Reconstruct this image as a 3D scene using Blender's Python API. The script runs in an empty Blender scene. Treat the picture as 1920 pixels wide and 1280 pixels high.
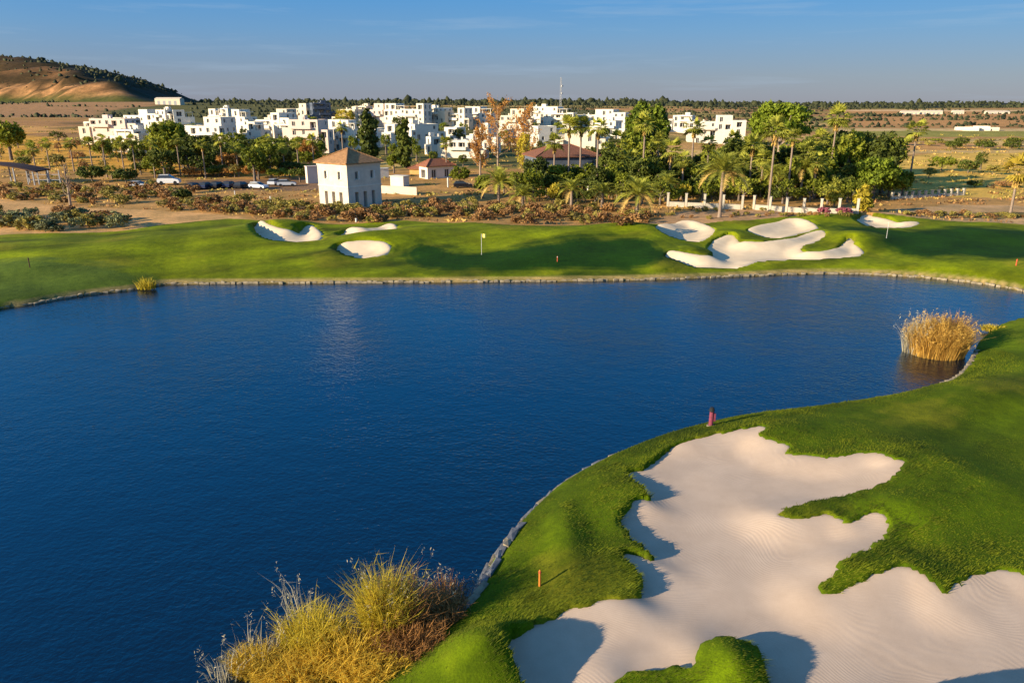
import bpy, math, random
import numpy as np
from mathutils import Vector, Matrix
rnd = random.Random(7)
rng = np.random.default_rng(7)
R = math.radians
scene = bpy.context.scene
COL = scene.collection

# ------------------------------------------------------------------ camera
F_PX, PITCH, CAM_H = 1400.0, math.atan(445 / 1400), 20.0
cam_data = bpy.data.cameras.new('camera')
cam_data.sensor_width = 36.0
cam_data.lens = F_PX / 1920 * 36
cam_data.clip_start = 0.5
cam_data.clip_end = 20000
cam = bpy.data.objects.new('camera', cam_data)
COL.objects.link(cam)
cam.location = (0, 0, CAM_H)
cam.rotation_euler = (math.pi / 2 - PITCH, 0, 0)
scene.camera = cam

# ------------------------------------------------------------------ world and sun
SUN_EL = R(16.5)
SUN_AZ = math.atan2(-0.88, -0.47)
world = bpy.data.worlds.new('World')
scene.world = world
world.use_nodes = True
wn, wl = world.node_tree.nodes, world.node_tree.links
sky = wn.new('ShaderNodeTexSky')
sky.sky_type = 'NISHITA'
sky.sun_disc = False
sky.sun_elevation = SUN_EL
sky.sun_rotation = SUN_AZ % (2 * math.pi)
sky.altitude = 0
sky.air_density = 1.0
sky.dust_density = 0.3
sky.ozone_density = 3.0
hsv = wn.new('ShaderNodeHueSaturation')
hsv.inputs['Saturation'].default_value = 1.25
wl.new(sky.outputs[0], hsv.inputs['Color'])
tc = wn.new('ShaderNodeTexCoord')
mp = wn.new('ShaderNodeMapping')
mp.inputs['Scale'].default_value = (2.2, 2.2, 34)
mp.inputs['Rotation'].default_value = (0.0, 0.02, 0.3)
wl.new(tc.outputs['Generated'], mp.inputs['Vector'])
nz = wn.new('ShaderNodeTexNoise')
nz.inputs['Scale'].default_value = 1.6
nz.inputs['Detail'].default_value = 6
nz.inputs['Roughness'].default_value = 0.62
wl.new(mp.outputs[0], nz.inputs['Vector'])
cr = wn.new('ShaderNodeValToRGB')
cr.color_ramp.elements[0].position = 0.54
cr.color_ramp.elements[0].color = (0, 0, 0, 1)
cr.color_ramp.elements[1].position = 0.85
cr.color_ramp.elements[1].color = (0.5, 0.5, 0.5, 1)
wl.new(nz.outputs[0], cr.inputs[0])
SKY_STRENGTH = 0.14
sep = wn.new('ShaderNodeSeparateXYZ')
wl.new(tc.outputs['Generated'], sep.inputs[0])
er = wn.new('ShaderNodeValToRGB')
stops = [(0.0, (0.115, 0.128, 0.180)), (0.03, (0.108, 0.138, 0.200)), (0.085, (0.064, 0.150, 0.280)), (0.15, (0.022, 0.140, 0.335)), (0.34, (0.004, 0.160, 0.46)), (0.7, (0.03, 0.10, 0.25)), (1.0, (0.06, 0.11, 0.22))]
while len(er.color_ramp.elements) < len(stops):
    er.color_ramp.elements.new(0.5)
for e_, (p_, c_) in zip(er.color_ramp.elements, stops):
    e_.position = p_
    e_.color = (*c_, 1)
wl.new(sep.outputs['Z'], er.inputs[0])
scl_ = wn.new('ShaderNodeMixRGB'); scl_.blend_type = 'DIVIDE'; scl_.inputs[0].default_value = 1
scl_.inputs[2].default_value = (SKY_STRENGTH, SKY_STRENGTH, SKY_STRENGTH, 1)
wl.new(er.outputs[0], scl_.inputs[1])
smx = wn.new('ShaderNodeMixRGB'); 
nrmz = wn.new('ShaderNodeVectorMath'); nrmz.operation = 'DOT_PRODUCT'
nrmz.inputs[1].default_value = (-0.88, -0.47, 0.0)
wl.new(tc.outputs['Generated'], nrmz.inputs[0])
mr = wn.new('ShaderNodeMapRange'); mr.interpolation_type = 'SMOOTHSTEP'   # clear air: the sun's own pale glow fades to deep blue on the far side
mr.inputs['From Min'].default_value = 0.0; mr.inputs['From Max'].default_value = 1.0
mr.inputs['To Min'].default_value = 0.92; mr.inputs['To Max'].default_value = 0.25
wl.new(nrmz.outputs['Value'], mr.inputs['Value']); wl.new(mr.outputs[0], smx.inputs[0])
wl.new(hsv.outputs[0], smx.inputs[1]); wl.new(scl_.outputs[0], smx.inputs[2])
cmx = wn.new('ShaderNodeMixRGB')
cmx.inputs[2].default_value = (1.5, 1.95, 2.5, 1)
wl.new(cr.outputs[0], cmx.inputs[0])
wl.new(smx.outputs[0], cmx.inputs[1])
wl.new(cmx.outputs[0], wn['Background'].inputs[0])
wn['Background'].inputs[1].default_value = SKY_STRENGTH

sun_data = bpy.data.lights.new('sun', 'SUN')
sun_data.energy = 5.0
sun_data.angle = R(0.5)
sun_data.color = (1.0, 0.84, 0.60)
sun = bpy.data.objects.new('sun', sun_data)
COL.objects.link(sun)
S = Vector((-0.88 * math.cos(SUN_EL), -0.47 * math.cos(SUN_EL), math.sin(SUN_EL)))
sun.rotation_euler = (-S).to_track_quat('-Z', 'Y').to_euler()
sun.location = (-60, -30, 60)

vs = scene.view_settings
vs.view_transform = 'Standard'
vs.look = 'None'
vs.exposure = 0.95
vs.gamma = 1.0
vs.use_curve_mapping = False
scene.cycles.max_bounces = 6
scene.cycles.diffuse_bounces = 3
scene.cycles.glossy_bounces = 3
scene.cycles.transparent_max_bounces = 4
scene.cycles.use_denoising = True

# ------------------------------------------------------------------ picture <-> place
CP, SP = math.cos(PITCH), math.sin(PITCH)

def unproj(u, v, z=0.0):
    """where the sight line of a photo point meets the level z"""
    a, b = (u - 960) / F_PX, (640 - v) / F_PX
    d = (a, b * SP + CP, b * CP - SP)
    t = (z - CAM_H) / d[2]
    return (d[0] * t, d[1] * t)

def at(u, v, Y):
    """point at distance Y that shows at photo point (u, v)"""
    a, b = (u - 960) / F_PX, (640 - v) / F_PX
    q = Y * (b * CP - SP) / (CP + b * SP)
    dep = Y * CP - q * SP
    return Vector((a * dep, Y, CAM_H + q))

def px_m(Y):
    return F_PX / (Y * CP + 17 * SP)

# ------------------------------------------------------------------ mesh helpers
def link(o, parent=None):
    COL.objects.link(o)
    if parent is not None:
        o.parent = parent
    return o

def mesh(name, V, Fs, mats, smooth=False, cols=None, mi=None):
    """Fs: int array (n,3|4) or list of tuples"""
    me = bpy.data.meshes.new(name)
    V = np.asarray(V, dtype=np.float32).reshape(-1, 3)
    if isinstance(Fs, np.ndarray):
        n, k = Fs.shape
        me.vertices.add(len(V))
        me.vertices.foreach_set('co', V.ravel())
        me.loops.add(n * k)
        me.loops.foreach_set('vertex_index', Fs.astype(np.int32).ravel())
        me.polygons.add(n)
        me.polygons.foreach_set('loop_start', np.arange(0, n * k, k, dtype=np.int32))
        me.polygons.foreach_set('loop_total', np.full(n, k, dtype=np.int32))
        me.update(calc_edges=True)
    else:
        me.from_pydata(V.tolist(), [], Fs)
    if not isinstance(mats, (list, tuple)):
        mats = [mats]
    for m in mats:
        me.materials.append(m)
    if mi is not None:
        me.polygons.foreach_set('material_index', np.asarray(mi, dtype=np.int32))
    if smooth:
        me.polygons.foreach_set('use_smooth', np.ones(len(me.polygons), dtype=bool))
    if cols is not None:
        at_ = me.attributes.new('Col', 'FLOAT_COLOR', 'POINT')
        c = np.ones((len(V), 4), dtype=np.float32)
        c[:, :cols.shape[1]] = cols
        at_.data.foreach_set('color', c.ravel())
    return me

def obj(name, me, parent=None, loc=(0, 0, 0), rot=(0, 0, 0), scl=(1, 1, 1)):
    o = bpy.data.objects.new(name, me)
    o.location = loc
    o.rotation_euler = rot
    o.scale = scl if not isinstance(scl, (int, float)) else (scl,) * 3
    return link(o, parent)

def tag(o, label=None, cat=None, group=None, kind=None):
    if label: o['label'] = label
    if cat: o['category'] = cat
    if group: o['group'] = group
    if kind: o['kind'] = kind
    return o

def empty(name, loc, rz=0.0, scl=1.0):
    o = bpy.data.objects.new(name, None)
    o.location = loc
    o.rotation_euler = (0, 0, rz)
    o.scale = (scl,) * 3
    o.empty_display_size = 0.3
    return link(o)

class MB:
    def __init__(s):
        s.V, s.F, s.M = [], [], []
    def quad(s, a, b, c, d, m=0):
        n = len(s.V)
        s.V += [a, b, c, d]
        s.F.append((n, n + 1, n + 2, n + 3)); s.M.append(m)
    def tri(s, a, b, c, m=0):
        n = len(s.V)
        s.V += [a, b, c]
        s.F.append((n, n + 1, n + 2)); s.M.append(m)
    def box(s, x0, x1, y0, y1, z0, z1, m=0):
        n = len(s.V)
        s.V += [(x0, y0, z0), (x1, y0, z0), (x1, y1, z0), (x0, y1, z0), (x0, y0, z1), (x1, y0, z1), (x1, y1, z1), (x0, y1, z1)]
        for f in ((0, 3, 2, 1), (4, 5, 6, 7), (0, 1, 5, 4), (1, 2, 6, 5), (2, 3, 7, 6), (3, 0, 4, 7)):
            s.F.append(tuple(n + i for i in f)); s.M.append(m)
    def tube(s, pts, rad, k=6, m=0, cap=True):
        n0 = len(s.V)
        pts = [Vector(p) for p in pts]
        for i, p in enumerate(pts):
            t = (pts[min(i + 1, len(pts) - 1)] - pts[max(i - 1, 0)]).normalized()
            u = t.cross(Vector((0, 1, 0.01))).normalized() if abs(t.y) < 0.9 else t.cross(Vector((1, 0, 0))).normalized()
            w = t.cross(u)
            r = rad[i] if isinstance(rad, (list, tuple)) else rad
            for j in range(k):
                a = 2 * math.pi * j / k
                s.V.append(tuple(p + u * (r * math.cos(a)) + w * (r * math.sin(a))))
        for i in range(len(pts) - 1):
            for j in range(k):
                a, b = n0 + i * k + j, n0 + i * k + (j + 1) % k
                s.F.append((a, b, b + k, a + k)); s.M.append(m)
        if cap:
            s.F.append(tuple(n0 + (len(pts) - 1) * k + j for j in range(k))); s.M.append(m)
    def build(s, name, mats, parent=None, smooth=False, **kw):
        return obj(name, mesh(name, s.V, s.F, mats, smooth=smooth, mi=s.M), parent, **kw)

# ------------------------------------------------------------------ materials
def new_mat(name):
    m = bpy.data.materials.new(name)
    m.use_nodes = True
    nt = m.node_tree
    b = nt.nodes['Principled BSDF']
    b.inputs['Specular IOR Level'].default_value = 0.25
    return m, nt.nodes, nt.links, b

def noise(n, l, scale, detail=4, rough=0.6, vec=None, dist=0.0):
    t = n.new('ShaderNodeTexNoise')
    t.inputs['Scale'].default_value = scale
    t.inputs['Detail'].default_value = detail
    t.inputs['Roughness'].default_value = rough
    t.inputs['Distortion'].default_value = dist
    if vec is not None:
        l.new(vec, t.inputs['Vector'])
    return t

def ramp(n, l, fac, stops):
    r = n.new('ShaderNodeValToRGB')
    e = r.color_ramp.elements
    while len(e) < len(stops):
        e.new(0.5)
    for i, (p, c) in enumerate(stops):
        e[i].position = p
        e[i].color = (*c, 1) if len(c) == 3 else c
    l.new(fac, r.inputs[0])
    return r

def mixc(n, l, fac, a, b, mode='MIX'):
    m = n.new('ShaderNodeMixRGB')
    m.blend_type = mode
    for i, v in ((0, fac), (1, a), (2, b)):
        if isinstance(v, (int, float)):
            m.inputs[i].default_value = v
        elif isinstance(v, tuple):
            m.inputs[i].default_value = (*v, 1)
        else:
            l.new(v, m.inputs[i])
    return m.outputs[0]

def bump(n, l, b, h, strength=0.5, dist=0.05):
    bp = n.new('ShaderNodeBump')
    bp.inputs['Strength'].default_value = strength
    bp.inputs['Distance'].default_value = dist
    l.new(h, bp.inputs['Height'])
    l.new(bp.outputs[0], b.inputs['Normal'])
    return bp

def objvec(n):
    return n.new('ShaderNodeTexCoord').outputs['Object']

def geovec(n):
    return n.new('ShaderNodeNewGeometry').outputs['Position']

def plaster(name, c, var=0.12, scale=0.8, rough=0.85):
    m, n, l, b = new_mat(name)
    v = geovec(n)
    t = noise(n, l, scale, 5, 0.65, v)
    r = ramp(n, l, t.outputs[0], [(0.3, tuple(x * (1 - var) for x in c)), (0.7, c)])
    t2 = noise(n, l, 6, 4, 0.6, v)
    l.new(mixc(n, l, 0.12, r.outputs[0], t2.outputs[0], 'OVERLAY'), b.inputs['Base Color'])
    b.inputs['Roughness'].default_value = rough
    bump(n, l, b, t2.outputs[0], 0.2, 0.02)
    return m

def leafmat(name, c, c2, trans=0.3, scale=0.7):
    """foliage: two tones by leaf, by place and by plant"""
    m, n, l, b = new_mat(name)
    at_ = n.new('ShaderNodeAttribute'); at_.attribute_name = 'Col'
    oi = n.new('ShaderNodeObjectInfo')
    t = noise(n, l, scale, 3, 0.6, geovec(n))
    sx = n.new('ShaderNodeSeparateColor'); l.new(at_.outputs['Color'], sx.inputs[0])
    ad = n.new('ShaderNodeMath'); ad.operation = 'ADD'
    l.new(sx.outputs[0], ad.inputs[0]); l.new(t.outputs[0], ad.inputs[1])
    a2 = n.new('ShaderNodeMath'); a2.operation = 'MULTIPLY_ADD'
    l.new(oi.outputs['Random'], a2.inputs[0]); a2.inputs[1].default_value = 0.45; l.new(ad.outputs[0], a2.inputs[2])
    r = ramp(n, l, a2.outputs[0], [(0.55, c), (1.0, tuple((x + y) / 2 for x, y in zip(c, c2))), (1.0, c2)])
    r.color_ramp.elements[0].position = 0.35; r.color_ramp.elements[1].position = 0.8; r.color_ramp.elements[2].position = 1.0
    l.new(r.outputs[0], b.inputs['Base Color'])
    b.inputs['Roughness'].default_value = 0.75
    tr = n.new('ShaderNodeBsdfTranslucent'); l.new(r.outputs[0], tr.inputs[0])
    mx = n.new('ShaderNodeMixShader'); mx.inputs[0].default_value = trans
    l.new(b.outputs[0], mx.inputs[1]); l.new(tr.outputs[0], mx.inputs[2])
    l.new(mx.outputs[0], n['Material Output'].inputs[0])
    return m

M = {}
M['white'] = plaster('white_render', (0.72, 0.645, 0.52))
M['cream'] = plaster('cream_render', (0.66, 0.56, 0.41))
M['pink'] = plaster('pinkish_render', (0.68, 0.54, 0.44))
M['tower'] = plaster('cream_tower_render', (0.66, 0.575, 0.45), 0.22)
M['wall_cream'] = plaster('weathered_wall', (0.50, 0.44, 0.34), 0.3)
M['ochre'] = plaster('ochre_render', (0.62, 0.36, 0.12), 0.3)
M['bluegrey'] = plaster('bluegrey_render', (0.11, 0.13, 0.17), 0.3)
M['stone'] = plaster('pale_stone', (0.36, 0.29, 0.19), 0.6, 2.0)
M['stone_grey'] = plaster('grey_stone', (0.20, 0.20, 0.205), 0.55, 3.0)
M['bark'] = plaster('bark', (0.20, 0.15, 0.11), 0.4, 3.0)
M['bark_pale'] = plaster('pale_bark', (0.36, 0.27, 0.19), 0.35, 3.0)
M['palm_bark'] = plaster('palm_bark', (0.30, 0.22, 0.16), 0.4, 5.0)
M['dark_wood'] = plaster('dark_wood', (0.07, 0.035, 0.025), 0.3, 3)
M['grey_metal'] = plaster('grey_metal', (0.33, 0.33, 0.34), 0.2, 3)
M['white_paint'] = plaster('white_paint', (0.66, 0.63, 0.57), 0.1, 3)
M['red_paint'] = plaster('red_paint', (0.55, 0.10, 0.04), 0.25, 8)
M['maroon_paint'] = plaster('maroon_paint', (0.24, 0.05, 0.08), 0.35, 9)
M['orange_paint'] = plaster('orange_paint', (0.62, 0.20, 0.03), 0.25, 9)
M['black'] = plaster('black_rubber', (0.02, 0.02, 0.02), 0.2, 6)
M['yellow_cloth'] = plaster('yellow_cloth', (0.85, 0.72, 0.18), 0.1, 6)

def glass_dark():
    m, n, l, b = new_mat('window_glass')
    b.inputs['Base Color'].default_value = (0.035, 0.04, 0.045, 1)
    b.inputs['Roughness'].default_value = 0.12
    b.inputs['Specular IOR Level'].default_value = 0.5
    return m
M['glass'] = glass_dark()

def tiles(name, c):
    m, n, l, b = new_mat(name)
    v = objvec(n)
    t = noise(n, l, 2.2, 5, 0.7, v)
    r = ramp(n, l, t.outputs[0], [(0.3, tuple(x * 0.55 for x in c)), (0.55, c), (0.8, tuple(min(1, x * 1.35) for x in c))])
    w = n.new('ShaderNodeTexWave'); w.inputs['Scale'].default_value = 1.6; w.inputs['Distortion'].default_value = 0.6
    w.bands_direction = 'DIAGONAL'; l.new(v, w.inputs['Vector'])
    l.new(r.outputs[0], b.inputs['Base Color']); b.inputs['Roughness'].default_value = 0.9
    bump(n, l, b, w.outputs[0], 0.5, 0.08)
    return m
M['tile'] = tiles('roof_tiles', (0.38, 0.20, 0.085))
M['tile_red'] = tiles('red_roof_tiles', (0.30, 0.115, 0.06))
M['tile_brown'] = tiles('brown_roof_tiles', (0.22, 0.09, 0.05))

M['leaf'] = leafmat('green_leaves', (0.018, 0.038, 0.004), (0.235, 0.255, 0.02))
M['leaf_dark'] = leafmat('dark_leaves', (0.008, 0.016, 0.004), (0.10, 0.12, 0.014), 0.2)
M['pine'] = leafmat('pine_needles', (0.022, 0.045, 0.004), (0.20, 0.25, 0.016), 0.25)
M['cypress'] = leafmat('cypress_leaves', (0.012, 0.025, 0.006), (0.11, 0.13, 0.015), 0.2)
M['palm'] = leafmat('palm_leaves', (0.045, 0.065, 0.008), (0.40, 0.39, 0.05), 0.35)
M['palm_gold'] = leafmat('golden_palm_leaves', (0.12, 0.10, 0.015), (0.45, 0.33, 0.04), 0.35)
M['palm_dry'] = leafmat('dry_palm_leaves', (0.16, 0.09, 0.02), (0.55, 0.36, 0.10), 0.2)
M['autumn'] = leafmat('autumn_leaves', (0.16, 0.06, 0.012), (0.55, 0.27, 0.06), 0.3)
M['autumn_yellow'] = leafmat('yellow_leaves', (0.18, 0.13, 0.01), (0.55, 0.44, 0.04), 0.35)
M['shrub_brown'] = leafmat('brown_shrub', (0.045, 0.016, 0.010), (0.38, 0.20, 0.07), 0.2, 0.5)
M['shrub_olive'] = leafmat('olive_shrub', (0.035, 0.030, 0.010), (0.36, 0.29, 0.06), 0.2, 0.5)
M['shrub_grey'] = leafmat('greygreen_shrub', (0.03, 0.035, 0.018), (0.22, 0.22, 0.09), 0.2, 0.5)
M['shrub_red'] = leafmat('maroon_shrub', (0.05, 0.006, 0.012), (0.35, 0.10, 0.12), 0.2, 1.5)
M['reed_gold'] = leafmat('golden_reed', (0.22, 0.11, 0.02), (0.72, 0.44, 0.09), 0.35, 0.8)
M['reed_green'] = leafmat('yellowgreen_reed', (0.09, 0.08, 0.008), (0.58, 0.44, 0.035), 0.35, 0.9)
M['reed_yellow'] = leafmat('yellow_grass', (0.16, 0.11, 0.012), (0.70, 0.47, 0.05), 0.35, 0.9)
M['reed_brown'] = leafmat('brown_dead_reed', (0.04, 0.018, 0.008), (0.34, 0.16, 0.045), 0.2, 0.9)
M['plume'] = leafmat('reed_plume', (0.14, 0.12, 0.06), (0.48, 0.42, 0.28), 0.3, 0.9)
M['grass_blade'] = leafmat('grass_blades', (0.021, 0.045, 0.001), (0.185, 0.212, 0.005), 0.35, 0.5)
M['wood_far'] = leafmat('far_wood', (0.012, 0.018, 0.008), (0.05, 0.055, 0.02), 0.1, 0.01)

def ground_mat():
    m, n, l, b = new_mat('ground')
    at_ = n.new('ShaderNodeAttribute'); at_.attribute_name = 'Col'
    v = geovec(n)
    t1 = noise(n, l, 0.16, 5, 0.62, v)
    t2 = noise(n, l, 1.3, 6, 0.7, v)
    t3 = noise(n, l, 14, 4, 0.7, v)
    r1 = ramp(n, l, t1.outputs[0], [(0.3, (0.62, 0.66, 0.62)), (0.7, (1.3, 1.22, 1.15))])
    r2 = ramp(n, l, t2.outputs[0], [(0.25, (0.66, 0.7, 0.66)), (0.75, (1.32, 1.25, 1.2))])
    r3 = ramp(n, l, t3.outputs[0], [(0.25, (0.6, 0.62, 0.6)), (0.75, (1.35, 1.3, 1.25))])
    c = mixc(n, l, 1.0, at_.outputs['Color'], r1.outputs[0], 'MULTIPLY')
    c = mixc(n, l, 1.0, c, r2.outputs[0], 'MULTIPLY')
    c = mixc(n, l, 1.0, c, r3.outputs[0], 'MULTIPLY')
    l.new(c, b.inputs['Base Color'])
    b.inputs['Roughness'].default_value = 0.95
    b.inputs['Specular IOR Level'].default_value = 0.1
    ad = n.new('ShaderNodeMath'); ad.operation = 'MULTIPLY_ADD'
    l.new(t3.outputs[0], ad.inputs[0]); ad.inputs[1].default_value = 0.35; l.new(t2.outputs[0], ad.inputs[2])
    bump(n, l, b, ad.outputs[0], 0.6, 0.10)
    return m
M['ground'] = ground_mat()

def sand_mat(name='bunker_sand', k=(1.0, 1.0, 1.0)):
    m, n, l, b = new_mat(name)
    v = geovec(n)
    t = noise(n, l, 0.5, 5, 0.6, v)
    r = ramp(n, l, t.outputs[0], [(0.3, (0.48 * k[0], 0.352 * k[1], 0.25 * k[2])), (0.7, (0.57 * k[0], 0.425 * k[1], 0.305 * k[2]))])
    t2 = noise(n, l, 25, 3, 0.6, v)
    l.new(mixc(n, l, 0.10, r.outputs[0], t2.outputs[0], 'OVERLAY'), b.inputs['Base Color'])
    b.inputs['Roughness'].default_value = 1.0
    b.inputs['Specular IOR Level'].default_value = 0.05
    # rake grooves: slow arcs
    t3 = noise(n, l, 0.11, 2, 0.5, v)
    mp_ = n.new('ShaderNodeVectorMath'); mp_.operation = 'MULTIPLY_ADD'
    l.new(t3.outputs['Color'], mp_.inputs[0]); mp_.inputs[1].default_value = (14, 14, 0); l.new(v, mp_.inputs[2])
    w = n.new('ShaderNodeTexWave'); w.wave_type = 'RINGS'; w.rings_direction = 'Z'
    w.inputs['Scale'].default_value = 1.5; w.inputs['Distortion'].default_value = 2.2; w.inputs['Detail'].default_value = 2
    w.inputs['Detail Scale'].default_value = 1.5
    l.new(mp_.outputs[0], w.inputs['Vector'])
    ad = n.new('ShaderNodeMath'); ad.operation = 'MULTIPLY_ADD'
    l.new(t2.outputs[0], ad.inputs[0]); ad.inputs[1].default_value = 0.5; l.new(w.outputs[0], ad.inputs[2])
    t5 = noise(n, l, 0.35, 4, 0.6, v)
    r5 = ramp(n, l, t5.outputs[0], [(0.38, (0.05, 0.05, 0.05)), (0.62, (1, 1, 1))])
    mu = n.new('ShaderNodeMath'); mu.operation = 'MULTIPLY'
    l.new(ad.outputs[0], mu.inputs[0]); l.new(r5.outputs[0], mu.inputs[1])
    t6 = noise(n, l, 1.6, 5, 0.7, v)
    a6 = n.new('ShaderNodeMath'); a6.operation = 'MULTIPLY_ADD'
    l.new(t6.outputs[0], a6.inputs[0]); a6.inputs[1].default_value = 1.4; l.new(mu.outputs[0], a6.inputs[2])
    bump(n, l, b, a6.outputs[0], 0.15, 0.024)
    return m
M['sand'] = sand_mat()
M['sand_sunlit'] = sand_mat('sunlit_bunker_sand', (1.3, 1.36, 1.25))  # same sand, colour lightened for far bunkers that face the sun

def water_mat():
    m, n, l, b = new_mat('lake_water')
    v = geovec(n)
    b.inputs['Base Color'].default_value = (0.0, 0.0055, 0.017, 1)
    b.inputs['Roughness'].default_value = 0.05
    b.inputs['IOR'].default_value = 1.7
    b.inputs['Specular Tint'].default_value = (0.55, 0.92, 1.0, 1)
    b.inputs['Specular IOR Level'].default_value = 0.5
    mp_ = n.new('ShaderNodeMapping'); mp_.inputs['Scale'].default_value = (1.0, 1.25, 1); mp_.inputs['Rotation'].default_value = (0, 0, 0.35)
    l.new(v, mp_.inputs[0])
    t1 = noise(n, l, 3.0, 3, 0.55, mp_.outputs[0], 0.3)
    t2 = noise(n, l, 0.7, 2, 0.5, mp_.outputs[0])
    ad = n.new('ShaderNodeMath'); ad.operation = 'MULTIPLY_ADD'
    l.new(t2.outputs[0], ad.inputs[0]); ad.inputs[1].default_value = 1.2; l.new(t1.outputs[0], ad.inputs[2])
    t4 = noise(n, l, 0.045, 3, 0.6, v)
    r4 = ramp(n, l, t4.outputs[0], [(0.35, (0.45, 0.45, 0.45)), (0.65, (1.0, 1.0, 1.0))])
    mu = n.new('ShaderNodeMath'); mu.operation = 'MULTIPLY'
    l.new(ad.outputs[0], mu.inputs[0]); l.new(r4.outputs[0], mu.inputs[1])
    bump(n, l, b, mu.outputs[0], 0.6, 0.10)
    return m
M['water'] = water_mat()

def car_paint(name, c):
    m, n, l, b = new_mat(name)
    b.inputs['Base Color'].default_value = (*c, 1)
    b.inputs['Roughness'].default_value = 0.3
    b.inputs['Coat Weight'].default_value = 0.5
    return m
for k, c in (('car_white', (0.75, 0.75, 0.73)), ('car_silver', (0.45, 0.47, 0.5)), ('car_black', (0.012, 0.013, 0.018)), ('car_blue', (0.02, 0.03, 0.07))):
    M[k] = car_paint(k, c)

# ------------------------------------------------------------------ outlines on the ground
def crom(P, k=5, closed=True):
    P = np.array(P, float)
    n = len(P)
    out = []
    for i in range(n if closed else n - 1):
        if closed:
            p0, p1, p2, p3 = P[i - 1], P[i], P[(i + 1) % n], P[(i + 2) % n]
        else:
            p0, p1, p2, p3 = P[max(i - 1, 0)], P[i], P[i + 1], P[min(i + 2, n - 1)]
        for j in range(k):
            t = j / k
            out.append(0.5 * (2 * p1 + (p2 - p0) * t + (2 * p0 - 5 * p1 + 4 * p2 - p3) * t * t + (3 * p1 - p0 - 3 * p2 + p3) * t ** 3))
    if not closed:
        out.append(P[-1])
    return np.array(out)

def inside(P, poly):
    x, y = P[:, 0], P[:, 1]
    r = np.zeros(len(P), bool)
    n = len(poly)
    for i in range(n):
        x1, y1 = poly[i]; x2, y2 = poly[(i + 1) % n]
        if y1 == y2:
            continue
        c = ((y1 > y) != (y2 > y)) & (x < (x2 - x1) * (y - y1) / (y2 - y1) + x1)
        r ^= c
    return r

def sdist(P, poly, far=30.0):
    """signed distance, + outside; far beyond that"""
    out = np.full(len(P), far)
    lo, hi = poly.min(0) - far, poly.max(0) + far
    k = np.where((P[:, 0] > lo[0]) & (P[:, 0] < hi[0]) & (P[:, 1] > lo[1]) & (P[:, 1] < hi[1]))[0]
    if len(k) == 0:
        return out
    Q = P[k]
    d2 = np.full(len(k), 1e12)
    n = len(poly)
    for i in range(n):
        a = poly[i]; e = poly[(i + 1) % n] - a
        L = e @ e
        if L < 1e-12:
            continue
        w = Q - a
        t = np.clip((w @ e) / L, 0, 1)
        d = w - t[:, None] * e
        d2 = np.minimum(d2, (d * d).sum(1))
    s = np.sqrt(d2)
    s[inside(Q, poly)] *= -1
    out[k] = np.minimum(s, far)
    return out

def U(pts, z):
    return np.array([unproj(u, v, z) for u, v in pts])

LAKE_FAR = [(-260, 640), (-120, 602), (0, 578), (60, 570), (150, 554), (250, 543), (290, 536), (340, 532), (600, 530), (900, 528), (1090, 526), (1250, 523),
            (1400, 517), (1500, 513), (1600, 513), (1700, 518), (1800, 527), (1870, 536), (1920, 546), (2010, 570), (2040, 586)]
LAKE_NEAR = [(2000, 592), (1920, 599), (1870, 612), (1846, 630), (1828, 662), (1812, 690), (1780, 718), (1700, 739), (1600, 756), (1500, 769), (1400, 781),
             (1330, 795), (1250, 817), (1180, 843), (1120, 871), (1060, 905), (1020, 938), (980, 978), (945, 1020), (915, 1068), (890, 1112), (866, 1140),
             (835, 1172), (790, 1212), (720, 1268), (660, 1340)]
lake_far = crom(U(LAKE_FAR, 0.05), 4, False)
lake_near = crom(U(LAKE_NEAR, 0.05), 4, False)
LAKE = np.vstack([lake_far, lake_near, np.array([(-9, 14), (-18, 4), (-60, 0), (-95, 20), (-85, 50)])])

NEAR_BUNKER = [(1232, 856), (1262, 838), (1300, 827), (1340, 818), (1390, 813), (1420, 810), (1434, 817), (1426, 831), (1450, 838), (1476, 846), (1470, 857), (1500, 862),
               (1560, 870), (1600, 866), (1640, 869), (1670, 884), (1692, 895), (1668, 916), (1640, 930), (1600, 943), (1560, 953), (1500, 963), (1455, 974), (1462, 984),
               (1500, 986), (1530, 983), (1556, 983), (1590, 996), (1620, 985), (1650, 985), (1663, 1003), (1655, 1025), (1636, 1040), (1600, 1060), (1575, 1078), (1560, 1093),
               (1535, 1110), (1532, 1125), (1550, 1130), (1600, 1115), (1650, 1096), (1682, 1090), (1720, 1096), (1762, 1124), (1785, 1114), (1830, 1095), (1862, 1088),
               (1920, 1092), (2010, 1100), (2110, 1160), (2130, 1260), (2060, 1340), (1930, 1390), (1850, 1400), (1790, 1385), (1735, 1352), (1660, 1352), (1570, 1370), (1480, 1360),
               (1440, 1330), (1428, 1290), (1432, 1255), (1412, 1230), (1370, 1217), (1332, 1220), (1308, 1238), (1298, 1262), (1230, 1270), (1165, 1276), (1120, 1320), (1050, 1340),
               (985, 1300), (948, 1250), (941, 1215), (962, 1191), (1003, 1175), (1056, 1154), (1113, 1142), (1186, 1130), (1200, 1118), (1195, 1077), (1170, 1061), (1161, 1046), (1190, 1046), (1224, 1055),
               (1214, 1044), (1180, 1018), (1170, 996), (1161, 975), (1186, 943), (1214, 936), (1200, 914), (1174, 884), (1200, 876)]
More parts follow.
